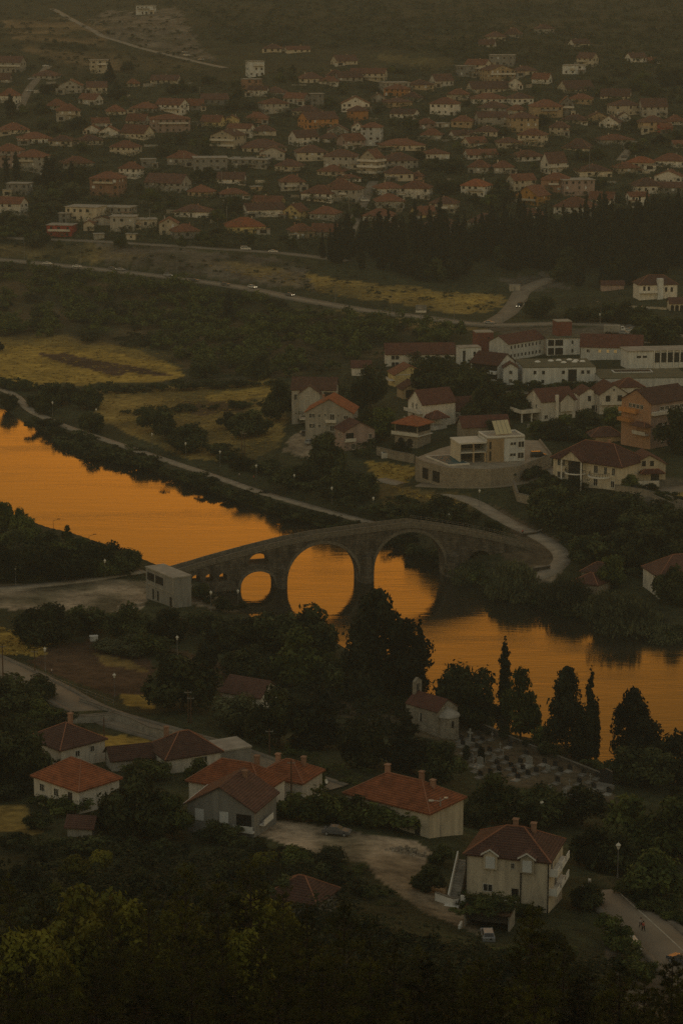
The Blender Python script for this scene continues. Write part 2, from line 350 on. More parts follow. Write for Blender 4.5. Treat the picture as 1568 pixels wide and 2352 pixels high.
blend(P([(1120,750),(1470,748),(1480,800),(1280,778),(1130,765)])*.8, (.13,.11,.085)); blend(P([(1150,640),(1300,620),(1290,665),(1180,668)])*.8,(.13,.11,.085))
blend(P([(1430,1105),(1620,1085),(1640,1165),(1500,1165),(1440,1140)])*.8, (.16,.135,.1)); blend(P([(1510,1138),(1568,1130),(1640,1150),(1560,1155)])*.9, GOLD2)
blend(P([(240,30),(410,18),(450,95),(500,140),(420,135),(300,100),(200,70)])*np.clip(n2*1.5,.3,.9), (.22,.175,.125)); blend(P([(0,45),(120,40),(240,60),(260,120),(300,170),(60,120)])*np.clip(n1*1.7-.2,0,.85), (.22,.15,.075))
blend(P([(880,125),(1040,135),(1030,160),(960,155),(870,140)])*.6, (.17,.13,.05)); blend(P([(100,110),(420,140),(480,165),(120,150)])*.4, (.15,.11,.055))
blend(P([(-40,612),(200,640),(420,668),(560,690),(860,738),(1000,762),(1060,800),(800,830),(640,868),(420,845),(400,810),(200,790),(-40,772)])*np.clip(n1*1.5-.1,.1,.85), (.125,.085,.04))
shore = np.exp(-np.abs(RIVER_SD-2)/3)*near_r
blend(shore*.7, (.05,.045,.028))

def mesh_np(name, verts, faces4, mats=(), smooth=False):
    me = bpy.data.meshes.new(name)
    verts = np.asarray(verts, np.float32); faces4 = np.asarray(faces4, np.int32)
    k = faces4.shape[1]
    me.vertices.add(len(verts)); me.vertices.foreach_set('co', verts.ravel())
    me.loops.add(faces4.size); me.loops.foreach_set('vertex_index', faces4.ravel())
    me.polygons.add(len(faces4)); me.polygons.foreach_set('loop_start', np.arange(0, faces4.size, k, dtype=np.int32))
    if smooth: me.polygons.foreach_set('use_smooth', np.ones(len(faces4), bool))
    for m in mats: me.materials.append(m)
    me.update(calc_edges=True)
    return me
def obj(name, me, parent=None, loc=None, kind=None):
    o = bpy.data.objects.new(name, me); COL.objects.link(o)
    if parent: o.parent = parent
    if loc is not None: o.location = loc
    if kind: o['kind'] = kind
    return o
ny, nx = sh
idx = np.arange(ny*nx).reshape(ny, nx)
quads = np.stack([idx[:-1,:-1], idx[:-1,1:], idx[1:,1:], idx[1:,:-1]], -1).reshape(-1,4)
tv = np.stack([GX,GY,GZ],-1).reshape(-1,3)
m, n, b = nt('ground_cover'); b.inputs['Roughness'].default_value = .95; b.inputs['Specular IOR Level'].default_value = .1
at_n = node(n,'ShaderNodeAttribute', attribute_name='cover'); ge = node(n,'ShaderNodeNewGeometry')
na = node(n,'ShaderNodeTexNoise'); na.inputs['Scale'].default_value = .35; na.inputs['Detail'].default_value = 9; na.inputs['Roughness'].default_value = .7
mp = node(n,'ShaderNodeMapping'); mp.inputs['Scale'].default_value = (1,1,2.2); link(n, ge.outputs['Position'], mp.inputs[0]); link(n, mp.outputs[0], na.inputs['Vector'])
nl = node(n,'ShaderNodeTexNoise'); nl.inputs['Scale'].default_value = .055; nl.inputs['Detail'].default_value = 5; link(n, ge.outputs['Position'], nl.inputs['Vector'])
link(n, mul_col(n, mul_col(n, at_n.outputs['Color'], na.outputs['Fac'], .4, 1.5), nl.outputs['Fac'], .65, 1.35), b.inputs['Base Color'])
bp = node(n,'ShaderNodeBump'); bp.inputs['Strength'].default_value = .7; bp.inputs['Distance'].default_value = .6; link(n, na.outputs['Fac'], bp.inputs['Height']); link(n, bp.outputs[0], b.inputs['Normal'])
me = mesh_np('terrain', tv, quads, [m], True)
ca = me.color_attributes.new('cover','FLOAT_COLOR','POINT')
ca.data.foreach_set('color', np.concatenate([cover.reshape(-1,3), np.ones((ny*nx,1))],1).astype(np.float32).ravel())
obj('terrain', me, kind='structure')

# ------------------------------------------------------------------ roads
def strip(name, pts, width, m, off=0., lift=.1, side=None):
    vs, fs = [], []
    for i, p in enumerate(pts):
        a = pts[max(i-1,0)]; c = pts[min(i+1,len(pts)-1)]
        t = Vector((c.x-a.x, c.y-a.y, 0)).normalized(); nrm = Vector((-t.y, t.x, 0))
        for s in (-1, 1):
            q = p + nrm*(off+s*width/2); vs.append((q.x,q.y,p.z+lift))
        for s in (-1, 1):
            q = p + nrm*(off+s*(width/2+.1)); vs.append((q.x,q.y,p.z+lift-.45))
    for i in range(len(pts)-1):
        k = 4*i; fs += [(k,k+4,k+5,k+1),(k+2,k+6,k+4,k),(k+1,k+5,k+7,k+3)]
    return mesh_np(name, vs, fs, [m])
RN = dict(lower='road', upper='road', junction='road', village='road', lane='lane', promenade='path', bridge_road='path', villa_road='road', drive='road', shore_path='path', valley_road='road', street='street', street2='street', street3='street', track='track')
for k, (pts, w) in ROADS.items():
    mm = M['gravel'] if k in ('promenade','shore_path','bridge_road','track','street3') else M['asphalt']
    obj(RN[k], strip(RN[k], pts, w, mm), kind='structure')
    if k in ('lower','village','valley_road','upper'):
        for sgn in (-1, 1):
            obj('pavement_edge', strip('pavement_edge', pts, 1.1 if k!='upper' else .5, M['paving'], off=sgn*(w/2-.2), lift=.22), kind='structure')
    if k in ('valley_road','lower'):
        obj('road_marking', strip('road_marking', pts, .22, M['paint'], off=0 if k=='lower' else 1.2, lift=.125), kind='structure')

# ------------------------------------------------------------------ river
m, n, b = nt('river_water')
n.nodes.remove(b); out = n.nodes['Material Output']
gl = node(n,'ShaderNodeBsdfGlossy'); gl.inputs['Roughness'].default_value = .05; gl.inputs['Color'].default_value = (.95,.92,.86,1)
df = node(n,'ShaderNodeBsdfDiffuse'); df.inputs['Color'].default_value = (.022,.020,.012,1)
fr = node(n,'ShaderNodeFresnel'); fr.inputs['IOR'].default_value = 1.5
ge = node(n,'ShaderNodeNewGeometry'); mp = node(n,'ShaderNodeMapping'); mp.inputs['Scale'].default_value = (.28,1.3,1); mp.inputs['Rotation'].default_value=(0,0,R(-14))
na = node(n,'ShaderNodeTexNoise'); na.inputs['Scale'].default_value = .8; na.inputs['Detail'].default_value = 3
nb = node(n,'ShaderNodeTexNoise'); nb.inputs['Scale'].default_value = .16; nb.inputs['Detail'].default_value = 3
link(n, ge.outputs['Position'], mp.inputs[0]); link(n, mp.outputs[0], na.inputs['Vector']); link(n, mp.outputs[0], nb.inputs['Vector'])
ad = node(n,'ShaderNodeMath', operation='MULTIPLY_ADD'); link(n, nb.outputs['Fac'], ad.inputs[0]); ad.inputs[1].default_value = 2.2; link(n, na.outputs['Fac'], ad.inputs[2])
bp = node(n,'ShaderNodeBump'); bp.inputs['Strength'].default_value = .125; bp.inputs['Distance'].default_value = .12
link(n, ad.outputs[0], bp.inputs['Height']); link(n, bp.outputs[0], gl.inputs['Normal']); link(n, bp.outputs[0], fr.inputs['Normal'])
mw = node(n,'ShaderNodeMapping'); mw.inputs['Scale'].default_value = (.012,.05,1); mw.inputs['Rotation'].default_value = (0,0,R(-22)); nw = node(n,'ShaderNodeTexNoise'); nw.inputs['Scale'].default_value = 1; nw.inputs['Detail'].default_value = 5
link(n, ge.outputs['Position'], mw.inputs[0]); link(n, mw.outputs[0], nw.inputs['Vector'])   # breezes ruffle some stretches of the water
rw = node(n,'ShaderNodeMapRange'); rw.inputs[1].default_value = .38; rw.inputs[2].default_value = .68; rw.inputs[3].default_value = .03; rw.inputs[4].default_value = .2; link(n, nw.outputs['Fac'], rw.inputs[0]); link(n, rw.outputs[0], gl.inputs['Roughness'])
sw = node(n,'ShaderNodeMapRange'); sw.inputs[1].default_value = .35; sw.inputs[2].default_value = .7; sw.inputs[3].default_value = .08; sw.inputs[4].default_value = .34; link(n, nw.outputs['Fac'], sw.inputs[0]); link(n, sw.outputs[0], bp.inputs['Strength'])
ms = node(n,'ShaderNodeMixShader'); link(n, fr.outputs[0], ms.inputs[0]); link(n, df.outputs[0], ms.inputs[1]); link(n, gl.outputs[0], ms.inputs[2]); link(n, ms.outputs[0], out.inputs['Surface'])
me = mesh_np('river', [(-420,395,0),(420,395,0),(420,1120,0),(-420,1120,0)], [(0,1,2,3)], [m])
obj('river', me, kind='structure')

# ------------------------------------------------------------------ sky, sun, air
SKY_COOL=(1.13,.96,.84,1); SKY_WARM=(.30,.215,.062,1); SKY_STR=.15; HAZE_D=.00013; HAZE_C=(.84,.88,.80,1)
SUN_EL, SUN_AZ = R(3.2), R(1)          # low over the far hills, a little to the left
w = bpy.data.worlds.new('World'); SC.world = w; w.use_nodes = True; n = w.node_tree
bg = n.nodes['Background']; sky = node(n,'ShaderNodeTexSky', sky_type='NISHITA'); sky.sun_disc = False
sky.sun_elevation = SUN_EL; sky.sun_rotation = SUN_AZ; sky.altitude = 300; sky.air_density = 1.5; sky.dust_density = 3.0; sky.ozone_density = .6
# the band of sky round the set sun is tinted a deeper orange, the rest stays near neutral
tcw = node(n,'ShaderNodeTexCoord'); dp = node(n,'ShaderNodeVectorMath', operation='DOT_PRODUCT'); dp.inputs[1].default_value = (math.sin(SUN_AZ)*math.cos(R(8)), math.cos(SUN_AZ)*math.cos(R(8)), math.sin(R(8)))
link(n, tcw.outputs['Generated'], dp.inputs[0])
mrw = node(n,'ShaderNodeMapRange', interpolation_type='SMOOTHSTEP'); mrw.inputs[1].default_value = .62; mrw.inputs[2].default_value = .97
link(n, dp.outputs['Value'], mrw.inputs[0])
mxw = node(n,'ShaderNodeMix', data_type='RGBA'); mxw.inputs[6].default_value = SKY_COOL; mxw.inputs[7].default_value = SKY_WARM
link(n, mrw.outputs[0], mxw.inputs[0])
vm = node(n,'ShaderNodeVectorMath', operation='MULTIPLY')
link(n, sky.outputs[0], vm.inputs[0]); link(n, mxw.outputs[2], vm.inputs[1]); link(n, vm.outputs[0], bg.inputs['Color']); bg.inputs['Strength'].default_value = SKY_STR
# the sun itself has gone behind the far hills: the afterglow of the sky is the only light besides lit lamps and windows
hm, n, b = nt('haze_air'); n.nodes.remove(b)
pv = node(n,'ShaderNodeVolumePrincipled'); pv.inputs['Density'].default_value = HAZE_D; pv.inputs['Color'].default_value = HAZE_C; pv.inputs['Anisotropy'].default_value = 0
link(n, pv.outputs[0], n.nodes['Material Output'].inputs['Volume'])
HZ = [(x,y,z) for z in (-4,372) for (x,y) in ((-4200,-120),(4200,-120),(4200,5300),(-4200,5300))]
me = mesh_np('haze', HZ, [(0,3,2,1),(4,5,6,7),(0,1,5,4),(1,2,6,5),(2,3,7,6),(3,0,4,7)], [hm])
obj('haze', me, kind='stuff')
vs_ = SC.view_settings; vs_.view_transform = 'Standard'; vs_.look = 'None'; vs_.exposure = 1.03; vs_.gamma = 1
SC.cycles.max_bounces = 5; SC.cycles.diffuse_bounces = 2; SC.cycles.glossy_bounces = 2; SC.cycles.transmission_bounces = 2; SC.cycles.volume_bounces = 1; SC.cycles.transparent_max_bounces = 4
SC.cycles.use_denoising = False
try: SC.cycles.sampling_pattern = 'BLUE_NOISE'
except Exception: pass
# ------------------------------------------------------------------ things, parts, labels
REG = []        # registered things: dict(o, u, v, cat, desc, auto)
def note(o, u, v, cat, label=None, desc=None, group=None):
    o['category'] = cat; o['kind'] = 'thing'
    if group: o['group'] = group
    if label: o['label'] = label
    REG.append(dict(o=o, u=u, v=v, cat=cat, desc=desc, auto=label is None))
    return o
LAND = []       # (phrase, u, v)
def landmark(phrase, u, v): LAND.append((phrase, u, v))

class MB:
    def __init__(s): s.v=[]; s.f=[]; s.m=[]
    def face(s, pts, mi=0):
        k=len(s.v); s.v += [tuple(p) for p in pts]; s.f.append(tuple(range(k,k+len(pts)))); s.m.append(mi); return s
    def box(s, x0,x1,y0,y1,z0,z1, mi=0):
        k=len(s.v)
        s.v += [(x0,y0,z0),(x1,y0,z0),(x1,y1,z0),(x0,y1,z0),(x0,y0,z1),(x1,y0,z1),(x1,y1,z1),(x0,y1,z1)]
        for q in ((0,3,2,1),(4,5,6,7),(0,1,5,4),(1,2,6,5),(2,3,7,6),(3,0,4,7)):
            s.f.append(tuple(k+i for i in q)); s.m.append(mi)
        return s
    def prism(s, poly, z0, z1, mi=0, mt=None):
        """vertical prism over a counter-clockwise footprint; z1 may be a list"""
        n=len(poly); k=len(s.v); zt = z1 if isinstance(z1,(list,tuple)) else [z1]*n
        s.v += [(x,y,z0) for x,y in poly]+[(x,y,z) for (x,y),z in zip(poly,zt)]
        for i in range(n):
            j=(i+1)%n; s.f.append((k+i,k+j,k+n+j,k+n+i)); s.m.append(mi)
        s.f.append(tuple(k+n+i for i in range(n))); s.m.append(mi if mt is None else mt)
        s.f.append(tuple(k+i for i in reversed(range(n)))); s.m.append(mi)
        return s
    def tube(s, p0, p1, r0, r1=None, n=6, mi=0):
        p0=Vector(p0); p1=Vector(p1); r1 = r0 if r1 is None else r1
        d=(p1-p0).normalized(); a=d.orthogonal().normalized(); b=d.cross(a); k=len(s.v)
        for p,r in ((p0,r0),(p1,r1)):
            for i in range(n):
                t=2*math.pi*i/n; s.v.append(tuple(p+(a*math.cos(t)+b*math.sin(t))*r))
        for i in range(n):
            j=(i+1)%n; s.f.append((k+i,k+j,k+n+j,k+n+i)); s.m.append(mi)
        s.f.append(tuple(k+i for i in reversed(range(n)))); s.m.append(mi)
        s.f.append(tuple(k+n+i for i in range(n))); s.m.append(mi)
        return s
    def lathe(s, prof, n=8, cx=0, cy=0, mi=0, a0=0, a1=2*math.pi):
        k=len(s.v); full = abs(a1-a0-2*math.pi)<1e-6; c = n if full else n+1
        for r,z in prof:
            for i in range(c):
                t=a0+(a1-a0)*i/n; s.v.append((cx+r*math.cos(t),cy+r*math.sin(t),z))
        for j in range(len(prof)-1):
            for i in range(n):
                i2=(i+1)%c; s.f.append((k+j*c+i,k+j*c+i2,k+(j+1)*c+i2,k+(j+1)*c+i)); s.m.append(mi)
        return s
    def mesh(s, name, *mats):
        me=bpy.data.meshes.new(name); me.from_pydata(s.v,[],s.f)
        for m in mats: me.materials.append(m)
        if len(mats)>1: me.polygons.foreach_set('material_index', s.m)
        me.update(); return me
    def obj(s, name, m, parent=None, **kw):
        return obj(name, s.mesh(name, *(m if isinstance(m,(list,tuple)) else (m,))), parent, **kw)

def root(name, loc, rot=0.):
    o=bpy.data.objects.new(name,None); COL.objects.link(o); o.location=loc; o.rotation_euler=(0,0,rot); o.empty_display_size=.5
    return o

WIN_ME = MB().box(-.5,.5,-.06,.02,-.5,.5).mesh('window', M['glass'])
SHUT_ME = MB().box(-.5,.5,-.06,.02,-.5,.5).mesh('window', M['shutter'])
def fr_mesh():
    b=MB(); t=.07
    b.box(-.5,-.5+t,-.07,.02,-.5,.5); b.box(.5-t,.5,-.07,.02,-.5,.5); b.box(-.5+t,.5-t,-.07,.02,.5-t,.5); b.box(-.5+t,.5-t,-.1,.02,-.5,-.5+t); b.box(-t*.4,t*.4,-.06,.02,-.5+t,.5-t)
    return b.mesh('window', M['frame'])
FRAME_ME = fr_mesh(); PANE_ME = MB().box(-.46,.46,-.03,.02,-.46,.46).mesh('pane', M['glass'])
LIT_ME = MB().box(-.46,.46,-.03,.02,-.46,.46).mesh('pane', M['lit'])
def window(parent, side, t, z, w, h, W, D, mode='far', pane=None):
    """window on a wall of a W x D body: side f/b/l/r, t along the wall from its middle (as seen from outside, to the right), z of its middle"""
    loc, rz = {'f':((t,-D/2,z),0),'b':((-t,D/2,z),math.pi),'r':((W/2,t,z),math.pi/2),'l':((-W/2,-t,z),-math.pi/2)}[side]
    me = {'far':WIN_ME,'near':FRAME_ME,'lit':FRAME_ME,'shut':SHUT_ME}[mode]
    o=obj('window', me, parent, loc); o.rotation_euler=(0,0,rz); o.scale=(w,1,h)
    if mode in ('near','lit'): obj('pane', LIT_ME if mode=='lit' else PANE_ME, o)
    return o
def hip_roof(W, D, z, rise, ov):
    b=MB(); w=W/2+ov; d=D/2+ov; zz=z-ov*rise/(min(W,D)/2)*.8; th=.22
    r=abs(W-D)/2
    A = (-r,0) if W>=D else (0,-r); B = (r,0) if W>=D else (0,r)
    top=[(-w,-d,zz),(w,-d,zz),(w,d,zz),(-w,d,zz),(*A,z+rise),(*B,z+rise)]
    F_ = ((0,1,5,4),(1,2,5),(2,3,4,5),(3,0,4)) if W>=D else ((0,1,4),(1,2,5,4),(2,3,5),(3,0,4,5))
    k=0; b.v+= top; b.v += [(x,y,q-th) for x,y,q in top]
    for f in F_: b.f.append(f); b.m.append(0); b.f.append(tuple(6+i for i in reversed(f))); b.m.append(0)
    for i in range(4): j=(i+1)%4; b.f.append((i,6+i,6+j,j)); b.m.append(0)
    ends = (4,5,5,4) if W>=D else (4,4,5,5)
    for i in range(4): b.tube(top[i],top[ends[i]],.12,n=4,mi=1)
    if r>.3: b.tube(top[4],top[5],.13,n=4,mi=1)
    return b
def gable_roof(W, D, z, rise, ov, axis='x', th=.2):
    """ridge along axis; slopes fall to the other two sides"""
    b=MB(); L=(W if axis=='x' else D)/2+ov; s=(D if axis=='x' else W)/2
    e=s+ov; ze=z-ov*rise/s
    prof=[(-e,ze),(0,z+rise),(e,ze),(e,ze-th),(0,z+rise-th),(-e,ze-th)]
    pts=lambda q: [((q,p,h) if axis=='x' else (p,q,h)) for p,h in prof]
    k=len(b.v); b.v+=pts(-L)+pts(L)
    for i in range(6):
        j=(i+1)%6; b.f.append((k+i,k+6+i,k+6+j,k+j)); b.m.append(0)
    for c in ((0,1,4,5),(1,2,3,4)):
        b.f.append(tuple(k+i for i in c)); b.m.append(0); b.f.append(tuple(k+6+i for i in reversed(c))); b.m.append(0)
    return b
def body(W, D, h, rise, typ, base=-3.):
    b=MB(); w=W/2; d=D/2
    b.box(-w,w,-d,d,base,h)
    g=rise-.17
    if typ=='G' and g>0:
        for x in (-w,w): b.face([(x,-d,h),(x,d,h),(x,0,h+g)] if x>0 else [(x,d,h),(x,-d,h),(x,0,h+g)])
    if typ=='F' and g>0:
        for y in (-d,d): b.face([(-w,y,h),(w,y,h),(0,y,h+g)] if y<0 else [(w,y,h),(-w,y,h),(0,y,h+g)])
    return b
def chimney(roof, x, y, z, h=1.1, s=.55, m=None):
    return MB().box(-s/2,s/2,-s/2,s/2,-1.2,h-.14).box(-s/2-.1,s/2+.1,-s/2-.1,s/2+.1,h-.14,h).obj('chimney', m or M['w_b'], roof, loc=(x,y,z))
def house(name, loc, yaw, W, D, h, typ, rise, wall, rf, ov=.45, wins='auto', mode='far', chim=1, base=-4., balc=0, rs=None):
    rs = rs or random.Random(int(loc[0]*13+loc[1]*7))
    o=root(name, loc, -R(yaw))
    wm = wall if not isinstance(wall,str) else M['w_'+wall]
    body(W,D,h,rise,typ,base).obj('wall', wm, o)
    rm = rf if not isinstance(rf,str) else M['r_'+rf]
    if typ=='H': rb=hip_roof(W,D,h,rise,ov)
    elif typ=='G': rb=gable_roof(W,D,h,rise,ov,'x')
    elif typ=='F': rb=gable_roof(W,D,h,rise,ov,'y')
    else: rb=MB().box(-W/2-ov,W/2+ov,-D/2-ov,D/2+ov,h+.003,h+.28)
    ro=rb.obj('roof', [rm,M['cap']] if typ=='H' else rm, o)
    if chim and typ!='L':
        x=rs.uniform(-.25,.25)*W; chimney(ro, x, rs.uniform(.05,.2)*D, h+rise*.75, m=rs.choice([M['w_b'],M['w_g'],M['w_c']]))
    if wins=='auto':
        fl=max(1,int(round(h/3.0))); fh=h/fl
        sides=['f']+(['r'] if yaw>8 else ['l'] if yaw<-8 else [])
        for s in sides:
            span=W if s=='f' else D
            n=max(1,int(span/3.3)); 
            for k in range(fl):
                for i in range(n):
                    if rs.random()<.16: continue
                    t=(i+.5)/n*span-span/2+rs.uniform(-.25,.25); door = k==0 and rs.random()<.2
                    ww=rs.choice([.9,1.1,1.3,1.6]); hh=2. if door else rs.choice([1.2,1.3,1.5])
                    window(o,s,t,k*fh+(1.05 if door else fh*.56),ww,hh,W,D,'shut' if rs.random()<.12 else mode)
        if typ=='F' and rise>2 and rs.random()<.6: window(o,'f',0,h+rise*.3,.8,.9,W,D,mode)
    for k in range(balc):
        z=h-(k+1)*2.9+.1; b=MB(); b.box(-W/2-.02,W/2,-D/2-1.4,-D/2-.003,z-.2,z); b.box(-W/2,W/2,-D/2-1.4,-D/2-1.28,z+.003,z+.9); b.obj('balcony', M['trim'], o)
    return o
def place(u0, u1, vb, typ, yaw, ratio):
    """centre position, width and depth of a house seen between u0 and u1 whose nearest wall meets the ground at vb"""
    p=at((u0+u1)/2, vb); s=ppm(p); span=(u1-u0)/s
    c,q=math.cos(R(abs(yaw))),math.sin(R(abs(yaw)))
    W=span/(c+ratio*q); D=W*ratio
    ext=(D*c+W*q)/2
    y=p.y+ext; x=(slope((u0+u1)/2,vb)[0])*y
    return Vector((x,y,p.z)), W, D, s

